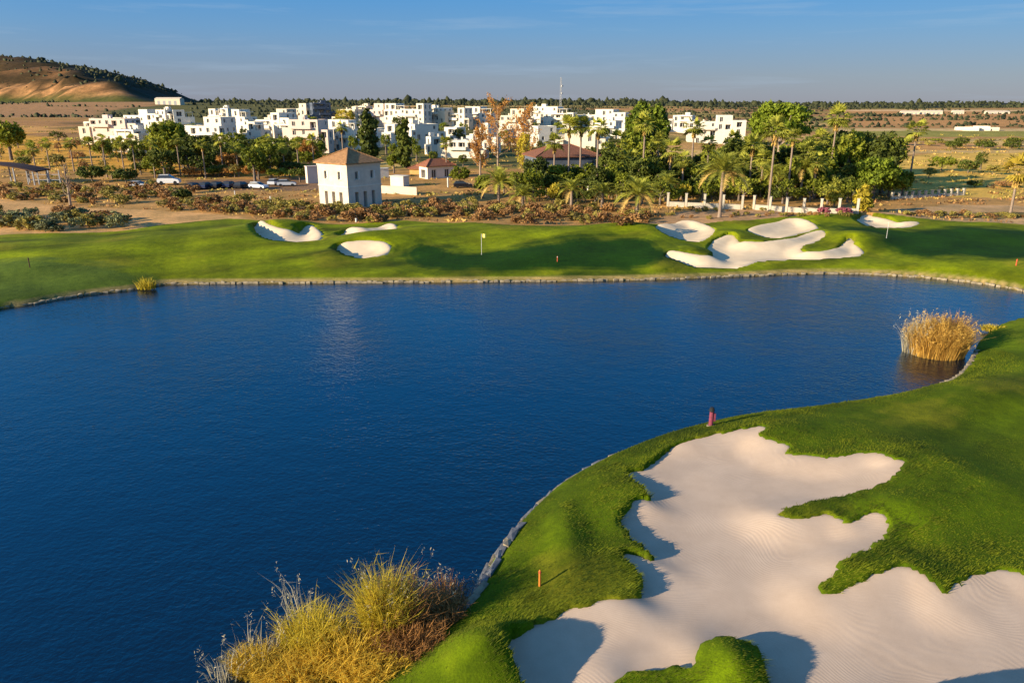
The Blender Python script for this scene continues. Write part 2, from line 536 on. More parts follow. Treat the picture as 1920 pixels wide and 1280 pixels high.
FAR_BUNKERS = [
    ([(472, 428), (489, 420), (508, 429), (532, 437), (554, 437), (562, 431), (586, 430), (602, 444), (594, 456), (556, 458), (521, 456), (486, 449)], 'long pale sand bunker with shaded left end on the far bank'),
    ([(635, 441), (654, 434), (684, 434), (733, 426), (744, 434), (733, 441), (684, 446), (646, 448)], 'thin pale sand bunker behind the small oval one on the far bank'),
    ([(627, 471), (640, 464), (684, 460), (722, 463), (731, 473), (711, 484), (670, 488), (643, 481)], 'small oval sand bunker nearest the far shore, left of the flag'),
    ([(1225, 430), (1255, 426), (1280, 421), (1310, 423), (1340, 434), (1335, 446), (1310, 457), (1275, 453), (1250, 448), (1230, 441)], 'round sand bunker, leftmost of the far right cluster'),
    ([(1400, 436), (1420, 429), (1450, 424), (1480, 417), (1515, 419), (1531, 431), (1505, 440), (1460, 450), (1430, 448), (1410, 443)], 'curved sand bunker at the back of the far right cluster'),
    ([(1330, 460), (1355, 450), (1378, 450), (1390, 460), (1430, 462), (1480, 455), (1512, 445), (1540, 440), (1549, 446), (1535, 455), (1507, 465), (1503, 475), (1514, 480), (1540, 480), (1568, 471), (1582, 460), (1595, 453), (1606, 465), (1616, 480), (1580, 487), (1480, 490), (1420, 493), (1385, 501), (1305, 501), (1280, 496), (1247, 486), (1254, 479), (1270, 480), (1295, 485), (1320, 488), (1338, 484), (1326, 474)], 'large ragged sand bunker with several arms by the far right shore'),
    ([(1603, 417), (1619, 410), (1664, 416), (1690, 423), (1720, 423), (1692, 431), (1649, 430), (1612, 422)], 'thin sand bunker below the yellow shrub at the far right'),
]
nb = crom(U(NEAR_BUNKER, 0.95), 3)
BUNKERS = [nb] + [crom(U(p, 1.9), 3) for p, _ in FAR_BUNKERS]

# far edge of the mown grass
EDGE = U([(-500, 455), (-60, 442), (100, 440), (235, 432), (300, 424), (370, 416), (430, 411), (520, 416), (640, 419), (760, 414), (860, 420), (1000, 426), (1150, 426), (1240, 419), (1340, 417), (1420, 412), (1500, 408), (1600, 406), (1750, 414), (1920, 421), (2100, 425), (2600, 430)], 2.0)

# broad humps of the grass: photo point, amplitude, radius along x, along y
MOUNDS = []
for (u, v, z, A, rx, ry) in [
    (905, 1235, 1.2, 1.15, 1.7, 1.7), (1372, 1270, 1.0, 0.75, 1.0, 1.3), (1690, 1420, 1.0, 1.9, 2.6, 1.4), (1140, 930, 1.2, 0.12, 1.6, 4.0),
    (1130, 1060, 1.2, 0.15, 1.6, 3.0), (1640, 955, 1.2, 0.22, 3.4, 1.0), (1680, 1075, 1.2, 0.25, 3.2, 1.3), (1480, 810, 1.2, 0.35, 5.0, 2.2), (1750, 900, 1.2, 0.7, 4.0, 4.0),
    (1850, 740, 1.2, 0.8, 6.0, 4.0), (1060, 1000, 1.2, 0.35, 0.9, 4.0),
    (455, 440, 2, 0.7, 3.5, 7), (540, 425, 2, 0.9, 5, 4), (620, 470, 2, 0.5, 3.0, 5), (690, 448, 2, 0.9, 5, 4), (780, 440, 2, 0.5, 6, 5), (1215, 435, 2, 0.5, 3.2, 6), (1375, 440, 2, 0.8, 3, 5),
    (1300, 466, 2, 0.8, 2.6, 3.0), (1450, 457, 2, 0.7, 4, 3), (1240, 482, 2, 0.4, 2.5, 5), (1600, 445, 2, 0.9, 4, 4), (1560, 415, 2, 0.8, 4, 4), (1640, 408, 2, 0.8, 6, 4),
    (130, 505, 1.5, 0.5, 9, 5), (60, 470, 2, 0.7, 14, 7), (350, 450, 2, 0.6, 12, 7), (1000, 440, 2, 0.9, 12, 6), (1150, 432, 2, 0.7, 8, 5), (1780, 490, 2, 0.4, 12, 5), (1860, 440, 2, 0.5, 10, 6)]:
    x, y = unproj(u, v, z)
    MOUNDS.append((x, y, A, rx, ry))

def sstep(a, b, x):
    t = np.clip((x - a) / (b - a), 0, 1)
    return t * t * (3 - 2 * t)

def wav(x, y, s, seed=0.0):
    """cheap smooth noise, about -1..1"""
    r = 0
    for i, (a, b, c) in enumerate(((1.0, 0.37, 0.0), (-0.61, 0.83, 1.7), (0.28, -1.13, 4.1), (1.7, 0.9, 2.3), (-1.3, 1.6, 5.2))):
        r = r + np.sin((x * a + y * b) * s + c + seed * (i + 1.3)) * (0.5 if i < 3 else 0.3)
    return r / 1.6

RISE_Y = np.array([0, 150, 200, 260, 330, 420, 520, 800, 1300, 2200, 3200, 4500, 10000], float)
RISE_L = np.array([0, 0, 0.6, 1.6, 4.5, 8.0, 9.0, 8.5, 8.0, 16, 29, 20, 0], float)
RISE_R = np.array([0, 0, 0.3, 0.6, 1.2, 2.0, 2.8, 4.0, 5.0, 10, 17, 12, 0], float)

def broad(x, y, relief=1.0):
    """ground level without humps and bunkers"""
    P = np.stack([x, y], 1)
    sd = sdist(P, LAKE, 60.0)
    if len(x) > 300000:
        SHEET['l'] = sd
    w = sstep(58, 74, y)
    o = np.maximum(sd, 0)
    near = 0.26 + 0.95 * (1 - np.exp(-o / 2.2)) + 0.012 * o + relief * (0.12 * wav(x, y, 0.33) + 0.075 * wav(x + 3, y, 1.05, 3)) * sstep(0, 4, o)
    farz = 0.38 + 1.65 * (1 - np.exp(-o / 9.0)) + (0.30 * wav(x, y, 0.12, 2) + 0.22 * wav(x, y * 0.6, 0.36, 4)) * sstep(0, 9, o) * (1 - sstep(118, 140, y))
    z = near * (1 - w) + farz * w
    ins = np.maximum(-1.8, -0.12 + np.minimum(sd, 0) * 0.7)
    k = sstep(-0.12, 0.12, sd)
    z = ins * (1 - k) + z * k
    wr = sstep(0.10, 0.34, x / np.maximum(y, 40.0))
    rise = np.interp(y, RISE_Y, RISE_L) * (1 - wr) + np.interp(y, RISE_Y, RISE_R) * wr
    rise = rise + sstep(300, 900, y) * (1.2 * wav(x, y, 0.008, 3)) + sstep(1500, 3000, y) * 4.5 * wav(x, y, 0.0021, 1)
    rise = rise + 12.5 * np.exp(-((x + 470) / 330) ** 2 - ((y - 1000) / 230) ** 2)
    return z + rise, sd

def onto_bank(pts, drop=0.25):
    """outline drawn in the photo -> outline lying on the rolling bank"""
    zz = np.full(len(pts), 1.9)
    for _ in range(7):
        P = np.array([unproj(u, v, q) for (u, v), q in zip(pts, zz)])
        zz = broad(P[:, 0], P[:, 1])[0] - drop
    return P
BUNKERS[1:] = [crom(onto_bank(p), 3) for p, _ in FAR_BUNKERS]

def humps(x, y, skip=0):
    h = np.zeros_like(x)
    for (mx, my, A, rx, ry) in MOUNDS[skip:]:
        h += A * np.exp(-((x - mx) / rx) ** 2 - ((y - my) / ry) ** 2)
    return h

SHEET = {}      # distances over the whole ground sheet, worked out once
def bunker_sd(x, y):
    if len(x) > 300000 and 'b' in SHEET:
        return SHEET['b']
    P = np.stack([x, y], 1)
    out = []
    for i, b in enumerate(BUNKERS):
        s = sdist(P, b, 6.0)
        rag = 0.15 * wav(x, y, 4.3, i) + 0.09 * wav(x, y, 11, i + 3) if i == 0 else 0.15 * wav(x, y, 2.0, i)
        out.append(np.where(s < 5.9, s + rag, s))
    if len(x) > 300000:
        SHEET['b'] = np.array(out)
    return np.array(out)

def ground_z(x, y):
    x = np.atleast_1d(np.asarray(x, float)); y = np.atleast_1d(np.asarray(y, float))
    z0, sd = broad(x, y)
    z = z0 + humps(x, y) * sstep(0.1, 2.0, sd)
    bs = bunker_sd(x, y).min(0)
    # a rolled lip, then the cut under the sand
    z = z + 0.04 * np.exp(-(np.maximum(bs, 0) / 0.5) ** 2)
    cut = z0 - 1.6
    k = sstep(0.02, -0.34, bs)
    return z * (1 - k) + cut * k

def gz(x, y):
    return float(ground_z([x], [y])[0])

def spot(u, v):
    """where photo point (u, v) lies on the ground"""
    z = 2.0
    for _ in range(8):
        x, y = unproj(u, v, min(z, 18))
        z = gz(x, y)
    return Vector((x, y, z))

def stand(u, Y, v=300):
    """ground point at distance Y under photo column u (measured at row v)"""
    p = at(u, v, Y)
    return Vector((p.x, Y, gz(p.x, Y)))

# ------------------------------------------------------------------ the ground sheet
def axis(*seg):
    a = []
    for s, e, d in seg:
        a.append(np.arange(s, e - 1e-6, d))
    a.append(np.array([seg[-1][1]]))
    return np.concatenate(a)

gx = axis((-7000, -1500, 300), (-1500, -400, 40), (-400, -110, 5), (-110, -14, 0.7), (-14, 36, 0.2), (36, 110, 0.7), (110, 400, 5), (400, 1500, 40), (1500, 7000, 300))
gy = axis((-80, 14, 4), (14, 60, 0.2), (60, 80, 1), (80, 135, 0.5), (135, 200, 1.5), (200, 520, 5), (520, 1200, 20), (1200, 3200, 60), (3200, 9600, 400))
X, Y = np.meshgrid(gx, gy)
x, y = X.ravel(), Y.ravel()
z = ground_z(x, y)

def landcover(x, y):
    P = np.stack([x, y], 1)
    n1 = wav(x, y, 0.21, 1); n2 = wav(x, y, 0.9, 5); n3 = wav(x, y, 3.1, 2)
    C = np.empty((len(x), 3))
    C[:] = (0.46, 0.26, 0.09)
    # open country beyond: bands of ploughed earth, stubble and scrub
    q = np.sin(y * 0.021 + 1.6 * wav(x, y, 0.006, 2)) + 0.6 * np.sin(y * 0.05 + x * 0.004)
    far = y > 210
    C[far] = (0.46, 0.27, 0.12)
    C[far & (q > 0.55)] = (0.50, 0.33, 0.14)
    C[far & (q < -0.6)] = (0.22, 0.19, 0.05)
    C[(y > 1250) & (x > -2000)] = (0.42, 0.21, 0.10)
    wx = x + 0.25 * y + 40 * wav(x, y, 0.006, 4); wy = y + 14 * wav(x, y, 0.011, 6)
    ly = np.floor(np.log(np.maximum(wy, 1)) * 9.0).astype(int)
    lx = np.floor(wx / (30 + 0.22 * np.maximum(wy, 1)) + 0.37 * ly).astype(int)
    hsh = (lx * 73856093 ^ ly * 19349663) % 11
    PAL = np.array([(0.50, 0.26, 0.09), (0.60, 0.36, 0.12), (0.38, 0.19, 0.07), (0.26, 0.22, 0.05), (0.68, 0.46, 0.16), (0.46, 0.23, 0.08), (0.18, 0.17, 0.035), (0.58, 0.31, 0.10), (0.40, 0.30, 0.07), (0.50, 0.26, 0.10), (0.30, 0.15, 0.06)])
    fk = (y > 215) & (y < 2000)
    C[fk] = 0.25 * C[fk] + 0.75 * PAL[hsh[fk]]
    scr = fk & (wav(x, y, 0.05, 3) + 0.8 * wav(x, y, 0.14, 5) > 0.75)
    C[scr] = C[scr] * 0.35 + np.array((0.05, 0.05, 0.015))
    C[(y > 2000) & (x > -4000)] = (0.022, 0.026, 0.014)
    def patch(pts, zz, col, soft=0.0):
        poly = U(pts, zz)
        k = inside(np.stack([x + soft * n1 + soft * 0.5 * n2, y + soft * n1], 1), poly)
        C[k] = col
    # ochre dry slope, car park, tan earth, tracks, fields
    patch([(-300, 330), (-300, 250), (0, 262), (120, 282), (420, 285), (600, 300), (600, 330), (330, 326), (80, 318), (0, 318)], 2.6, (0.62, 0.33, 0.055), 4)
    patch([(340, 352), (350, 340), (600, 336), (620, 352), (600, 358), (360, 356)], 2.2, (0.24, 0.145, 0.085), 1)
    patch([(-400, 445), (-400, 360), (0, 372), (130, 386), (350, 398), (470, 404), (470, 420), (370, 424), (240, 436), (0, 445)], 2.1, (0.62, 0.36, 0.15), 1)
    patch([(700, 392), (840, 376), (930, 385), (900, 402), (700, 402)], 2.1, (0.36, 0.22, 0.09), 1)
    patch([(1200, 424), (1255, 398), (1330, 392), (1480, 396), (1500, 412), (1330, 422)], 2.1, (0.50, 0.30, 0.16), 0.6)
    patch([(1640, 412), (1680, 392), (1780, 384), (2100, 388), (2200, 425), (1900, 424), (1750, 416)], 2.1, (0.48, 0.31, 0.16), 1)
    patch([(1690, 400), (1900, 398), (2200, 402), (2200, 410), (1800, 408)], 2.1, (0.20, 0.15, 0.05), 1)
    patch([(1640, 352), (1690, 300), (1800, 282), (2200, 280), (2200, 372), (1800, 366)], 2.4, (0.66, 0.42, 0.09), 3)
    patch([(1560, 243), (2200, 243), (2200, 247), (1560, 247)], 4.0, (0.60, 0.42, 0.20), 0)
    patch([(1560, 249), (2200, 249), (2200, 258), (1560, 258)], 3.4, (0.30, 0.27, 0.06), 4)
    patch([(1560, 263), (2200, 261), (2200, 265), (1560, 267)], 3.2, (0.52, 0.36, 0.14), 2)
    patch([(1700, 283), (2200, 279), (2200, 284), (1700, 288)], 2.8, (0.56, 0.38, 0.16), 1)
    patch([(1580, 209), (2300, 209), (2300, 213), (1580, 213)], 6.0, (0.72, 0.46, 0.24), 0)
    patch([(1580, 212), (2300, 212), (2300, 236), (1580, 236)], 5.0, (0.52, 0.27, 0.10), 10)
    patch([(-300, 209), (-300, 206), (280, 205), (330, 207)], 9, (0.05, 0.025, 0.015), 0)
    patch([(-300, 226), (-300, 208), (330, 207), (340, 222), (180, 228)], 9, (0.40, 0.22, 0.10), 4)
    patch([(165, 262), (200, 226), (420, 215), (700, 210), (1165, 212), (1180, 300), (900, 300), (560, 290), (300, 285)], 5.0, (0.13, 0.12, 0.035), 6)
    # mown grass
    ye = np.interp(x, EDGE[:, 0], EDGE[:, 1]) + 0.8 * n1 + 0.4 * n2
    sd = SHEET['l']
    g = (y < ye)
    w = sstep(58, 74, y)[:, None]
    grass = np.array((0.074, 0.118, 0.001)) * (1 - w) + np.array((0.150, 0.190, 0.002)) * w
    st_ = wav(x * 0.45 + y * 0.2, y * 1.6 - x * 0.5, 0.55, 8)      # mowing streaks plus long shadow streaks painted into the tone
    tone = np.clip(1 + 0.22 * n1 + 0.22 * n2 + 0.30 * st_ + 0.12 * n3, 0.4, 1.7)[:, None]
    dry = sstep(0.25, 0.9, wav(x, y, 0.45, 7) + 0.3 * n3)[:, None]
    grass = grass * tone
    grass = grass * (1 - 0.35 * dry) + np.array((0.26, 0.21, 0.02)) * 0.35 * dry
    C[g] = grass[g]
    def turf(pts, zz, col, soft=0.5, f=1.0, hw=0.9):
        poly = crom(U(pts, zz), 4)
        s = sdist(P, poly, 8) + soft * n2
        k = sstep(hw, -hw, s)[:, None] * f * g[:, None]
        C[:] = C * (1 - k) + np.array(col) * (1 + 0.10 * n2)[:, None] * k
    green = (0.012, 0.048, 0.001)  # putting green turf, its colour deepened to stand for shadow bands
    turf([(742, 462), (790, 452), (880, 462), (980, 458), (1080, 448), (1180, 446), (1235, 452), (1260, 470), (1235, 487), (1120, 490), (960, 492), (840, 492), (770, 486), (745, 474)], 2, green, 1.0, 1.0, 1.8)
    turf([(1545, 425), (1600, 426), (1700, 432), (1800, 428), (1960, 432), (2100, 450), (2100, 500), (1960, 486), (1850, 480), (1740, 474), (1660, 462), (1630, 444), (1570, 436)], 2, green, 1.0, 1.0, 1.8)
    # left bank's shaded slope painted as darker turf, wet rim of the shore
    turf([(-60, 512), (100, 502), (230, 508), (300, 522), (270, 534), (150, 545), (-60, 566)], 1.2, (0.075, 0.125, 0.018), 0.6, 0.85)
    turf([(1440, 782), (1560, 770), (1700, 800), (1920, 900), (2100, 1000), (2000, 1080), (1840, 1085), (1740, 1085), (1690, 1060), (1700, 960), (1720, 890), (1640, 850), (1500, 838)], 1.2, (0.054, 0.098, 0.001), 1.0, 0.8)
    rim = (sstep(0.9, 0.1, sd) * (y > 74))[:, None]
    C[:] = C * (1 - rim) + np.array((0.30, 0.23, 0.10)) * rim
    wet = sstep(0.02, -0.2, sd)[:, None]
    C[:] = C * (1 - wet) + np.array((0.05, 0.045, 0.03)) * wet
    # bare soil on the cut under the lips
    bs = bunker_sd(x, y).min(0)
    soil = sstep(-0.12, -0.32, bs)[:, None]
    C[:] = C * (1 - soil) + np.array((0.20, 0.12, 0.05)) * soil
    return C

C = landcover(x, y)
ZG = z.reshape(len(gy), len(gx))
LG = SHEET['l'].reshape(ZG.shape)
BG = SHEET['b'][0].reshape(ZG.shape)
def bil(A, px, py):
    i = np.clip(np.searchsorted(gx, px) - 1, 0, len(gx) - 2); j = np.clip(np.searchsorted(gy, py) - 1, 0, len(gy) - 2)
    a = (px - gx[i]) / (gx[i + 1] - gx[i]); b = (py - gy[j]) / (gy[j + 1] - gy[j])
    return (A[j, i] * (1 - a) + A[j, i + 1] * a) * (1 - b) + (A[j + 1, i] * (1 - a) + A[j + 1, i + 1] * a) * b
def gz(px, py):
    i = int(np.clip(np.searchsorted(gx, px) - 1, 0, len(gx) - 2)); j = int(np.clip(np.searchsorted(gy, py) - 1, 0, len(gy) - 2))
    a = (px - gx[i]) / (gx[i + 1] - gx[i]); b = (py - gy[j]) / (gy[j + 1] - gy[j])
    return float((ZG[j, i] * (1 - a) + ZG[j, i + 1] * a) * (1 - b) + (ZG[j + 1, i] * (1 - a) + ZG[j + 1, i + 1] * a) * b)
nx_, ny_ = len(gx), len(gy)
ii = (np.arange(ny_ - 1)[:, None] * nx_ + np.arange(nx_ - 1)[None, :]).ravel()
FQ = np.stack([ii, ii + 1, ii + 1 + nx_, ii + nx_], 1)
g = obj('ground', mesh('ground', np.stack([x, y, z], 1), FQ, M['ground'], smooth=True, cols=C))
tag(g, 'golf course grass and dry country running to the horizon', kind='structure')

wv = [(-140, -70, 0), (90, -70, 0), (90, 96, 0), (-140, 96, 0)]
tag(obj('lake', mesh('lake', wv, [(0, 1, 2, 3)], M['water'])), 'deep blue rippled lake', kind='structure')

# ------------------------------------------------------------------ sand in the bunkers
def sand_sheet(i, step):
    b = BUNKERS[i]
    lo, hi = b.min(0) - 0.8, b.max(0) + 0.8
    ax, ay = np.arange(lo[0], hi[0], step), np.arange(lo[1], hi[1], step)
    XX, YY = np.meshgrid(ax, ay)
    px, py = XX.ravel(), YY.ravel()
    s = sdist(np.stack([px, py], 1), b, 6.0)
    e = 0.15
    gxn = (sdist(np.stack([px + e, py], 1), b, 6.0) - s) / e
    gyn = (sdist(np.stack([px, py + e], 1), b, 6.0) - s) / e
    d = np.maximum(-s, 0)
    if i == 0:
        z0, _ = broad(px, py, 1 - sstep(0.0, 2.2, d))
        z0 = z0 + humps(px, py, 3) * (1 - 0.8 * sstep(0.3, 3.0, d))
    else:
        z0, _ = broad(px, py)
    def soft(A, n):
        G2 = A.reshape(len(ay), len(ax))
        for _ in range(n):
            G2 = np.pad(G2, 1, mode='edge')
            G2 = (G2[:-2, 1:-1] + G2[2:, 1:-1] + G2[1:-1, :-2] + G2[1:-1, 2:] + 2 * G2[1:-1, 1:-1]) / 6
        return G2.ravel()
    sunside = soft(sstep(-0.1, 0.8, -(0.88 * gxn + 0.47 * gyn)), 25 if i == 0 else 4)   # edges on the side the sun comes from have the tall lip
    if i == 0:
        lip = 0.05 + 0.42 * sunside
        flash = (1 - sunside) * 0.30 * np.exp(-(d / 1.3) ** 2)
        edge = z0 - (0.03 + 0.36 * sunside)
        floor_ = soft(z0, 260) - 0.46
        kf = sstep(-0.4, 2.6, d)
        zz = edge * (1 - kf) + floor_ * kf
    else:
        back = sstep(0.0, 0.8, gyn)
        flash = (1 - sunside) * 0.45 * np.exp(-(d / 1.6) ** 2) + 0.35 * back * np.exp(-(d / 2.0) ** 2)
        zz = z0 - 0.36 - 0.16 * sstep(0, 2.5, d) + flash - 0.08 * sunside
    zz = soft(zz, 10 if i == 0 else 3)
    zz = zz + 0.012 * wav(px, py, 1.1, i) - 0.35 * sstep(0.05, 0.6, s)
    keep = s < 0.7
    idx = np.full(len(px), -1); idx[keep] = np.arange(keep.sum())
    n = len(ax)
    k = (np.arange(len(ay) - 1)[:, None] * n + np.arange(n - 1)[None, :]).ravel()
    q = np.stack([k, k + 1, k + 1 + n, k + n], 1)
    q = idx[q]
    q = q[(q >= 0).all(1)]
    return mesh('sand_bunker', np.stack([px, py, zz], 1)[keep], q, M['sand' if i == 0 else 'sand_sunlit'], smooth=True)
tag(obj('sand_bunker', sand_sheet(0, 0.14)), 'large pale raked sand bunker with grass fingers in the near right foreground', kind='structure')
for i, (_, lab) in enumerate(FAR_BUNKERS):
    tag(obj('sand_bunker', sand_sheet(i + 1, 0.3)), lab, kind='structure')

# ------------------------------------------------------------------ hill on the left
def hill():
    ax = np.arange(-2600, -200, 14.0); ay = np.arange(700, 2500, 14.0)
    XX, YY = np.meshgrid(ax, ay)
    px, py = XX.ravel(), YY.ravel()
    c0 = np.array((-535.0, 1110.0))
    n1 = np.array((-0.46, -0.888)); n2 = np.array((0.945, 0.327))
    gul = 18 * wav(px, py, 0.021, 4) + 13 * wav(px, py, 0.055, 2) + 8 * wav(px, py, 0.13, 1)
    d1 = -((px - c0[0]) * n1[0] + (py - c0[1]) * n1[1]) + gul
    d2 = -((px - c0[0]) * n2[0] + (py - c0[1]) * n2[1]) + gul * 0.6
    d2 = d2 * 0.72
    d = -np.log(np.exp(-np.clip(d1, -400, 900) / 28) + np.exp(-np.clip(d2, -400, 900) / 28)) * 28
    cap = 80 + 18 * wav(px, py, 0.004, 6) + 0.018 * np.maximum(0, -px - 900)
    h = np.where(d > 0, cap * (1 - np.exp(-d / 150.0 - (d / 190.0) ** 2)), d * 0.4)
    d1s = d1 - gul
    h = h + 27 * sstep(-420, 20, np.minimum(d1s, d2 + 260)) * (d2 > -300) * sstep(-330, -60, d2)
    zz = 6 + h + (3.5 * wav(px, py, 0.09, 3) + 2.2 * wav(px, py, 0.2, 8)) * sstep(0, 40, d)
    bare = sstep(-0.2, 0.5, wav(px, py, 0.018, 9) + 0.5 * wav(px, py, 0.06, 3) - 0.15 - 0.5 * sstep(60, 180, d))[:, None]
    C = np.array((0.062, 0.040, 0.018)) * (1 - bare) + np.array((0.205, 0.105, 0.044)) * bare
    low = sstep(40, 31, zz + 1.5 * wav(px, py, 0.03, 5))[:, None] * (d1 < d2 + 120)[:, None]
    C = C * (1 - low) + np.array((0.075, 0.082, 0.020)) * low
    for zt, wd in ((37, 3.2), (48, 1.8)):
        track = (np.exp(-((zz - zt + 3 * wav(px, py, 0.006, 2)) / wd) ** 2) * (d1 < d2 + 40))[:, None]
        C = C * (1 - track) + np.array((0.52, 0.27, 0.12)) * track
    dark = (sstep(0, 30, d1 - d2))[:, None]  # flank turned from the sun painted darker, for its shade and woods
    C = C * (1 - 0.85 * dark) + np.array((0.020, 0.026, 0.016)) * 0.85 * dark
    n = len(ax)
    k = (np.arange(len(ay) - 1)[:, None] * n + np.arange(n - 1)[None, :]).ravel()
    q = np.stack([k, k + 1, k + 1 + n, k + n], 1)
    V = np.stack([px, py, zz], 1)
    tag(obj('hill', mesh('hill', V, q, M['ground'], smooth=False, cols=C)), 'bare eroded brown hill with a shaded, wooded shoulder on the skyline', kind='structure')
    return V, d
HV, HD = hill()

# ------------------------------------------------------------------ foliage builders
def leaf_cloud(pts, nrm, size, rng_, flat=0.0, aspect=1.0):
    """quads at pts, facing roughly nrm with wobble"""
    n = len(pts)
    r = rng_.normal(size=(n, 3)) * 0.75 + nrm
    r /= np.linalg.norm(r, axis=1)[:, None] + 1e-9
    t = np.cross(r, rng_.normal(size=(n, 3)))
    t /= np.linalg.norm(t, axis=1)[:, None] + 1e-9
    b = np.cross(r, t)
    s = (size * (0.6 + 0.8 * rng_.random(n)))[:, None]
    V = np.stack([pts - t * s - b * s * 0.35 * aspect, pts + t * s * 0.1 - b * s * 0.6 * aspect, pts + t * s + b * s * 0.3 * aspect, pts - t * s * 0.1 + b * s * 0.6 * aspect], 1).reshape(-1, 3)
    Fq = np.arange(n * 4).reshape(n, 4)
    c = np.repeat(rng_.random(n) * 0.55, 4)[:, None] * np.ones((1, 3))
    return V, Fq, c

def blob_crown(name, mat, blobs, n, size, seed, shell=0.55, mats2=None):
    """leaves spread through lumpy ellipsoids (cx,cy,cz,rx,ry,rz)"""
    r_ = np.random.default_rng(seed)
    vol = np.array([b[3] * b[4] * b[5] for b in blobs]) ** 0.66
    cnt = np.maximum(4, (n * vol / vol.sum()).astype(int))
    P, N = [], []
    for b, c in zip(blobs, cnt):
        d = r_.normal(size=(c, 3)); d /= np.linalg.norm(d, axis=1)[:, None]
        # clumps: pull directions toward random twig tips
        tips = r_.normal(size=(max(5, c // 22), 3)); tips /= np.linalg.norm(tips, axis=1)[:, None]
        d = d * 0.45 + tips[r_.integers(0, len(tips), c)] * 0.9
        d /= np.linalg.norm(d, axis=1)[:, None]
        rad = (shell + (1 - shell) * r_.random(c) ** 0.6) * (0.9 + 0.2 * r_.random(c))
        P.append(np.array(b[:3]) + d * rad[:, None] * np.array(b[3:])); N.append(d)
    V, Fq, c = leaf_cloud(np.vstack(P), np.vstack(N), size, r_)
    return mesh(name, V, Fq, mat, cols=c)

def lumpy(seed, rx, ry, rz, cz, k=9, small=0.5):
    q = random.Random(seed)
    bl = [(0, 0, cz, rx * 0.7, ry * 0.7, rz * 0.75)]
    for i in range(k):
        a = q.uniform(0, 6.28); e = q.uniform(-0.55, 1.0)
        c = math.cos(e)
        s = q.uniform(small * 0.75, small * 1.15)
        bl.append((rx * 0.66 * c * math.cos(a), ry * 0.66 * c * math.sin(a), cz + rz * 0.66 * math.sin(e), rx * s, ry * s, rz * s))
    return bl

def trunk_mesh(name, h, r, seed, limbs=5, mat='bark', spread=1.2, lean=0.0, lh=0.55):
    q = random.Random(seed)
    b = MB()
    b.tube([(0, 0, -0.3), (lean * 0.3, 0.05, h * 0.4), (lean * 0.8, 0, h * 0.8), (lean, 0, h)], [r * 1.25, r, r * 0.75, r * 0.4], 7)
    for i in range(limbs):
        a = 6.28 * i / limbs + q.uniform(-0.4, 0.4)
        z0 = h * q.uniform(lh, 0.85)
        x0 = lean * z0 / h
        s = spread * q.uniform(0.7, 1.2)
        b.tube([(x0, 0, z0), (x0 + math.cos(a) * s * 0.5, math.sin(a) * s * 0.5, z0 + s * 0.45), (x0 + math.cos(a) * s, math.sin(a) * s, z0 + s * 1.0)], [r * 0.5, r * 0.35, r * 0.12], 5)
    return mesh(name, b.V, b.F, M[mat], smooth=True)

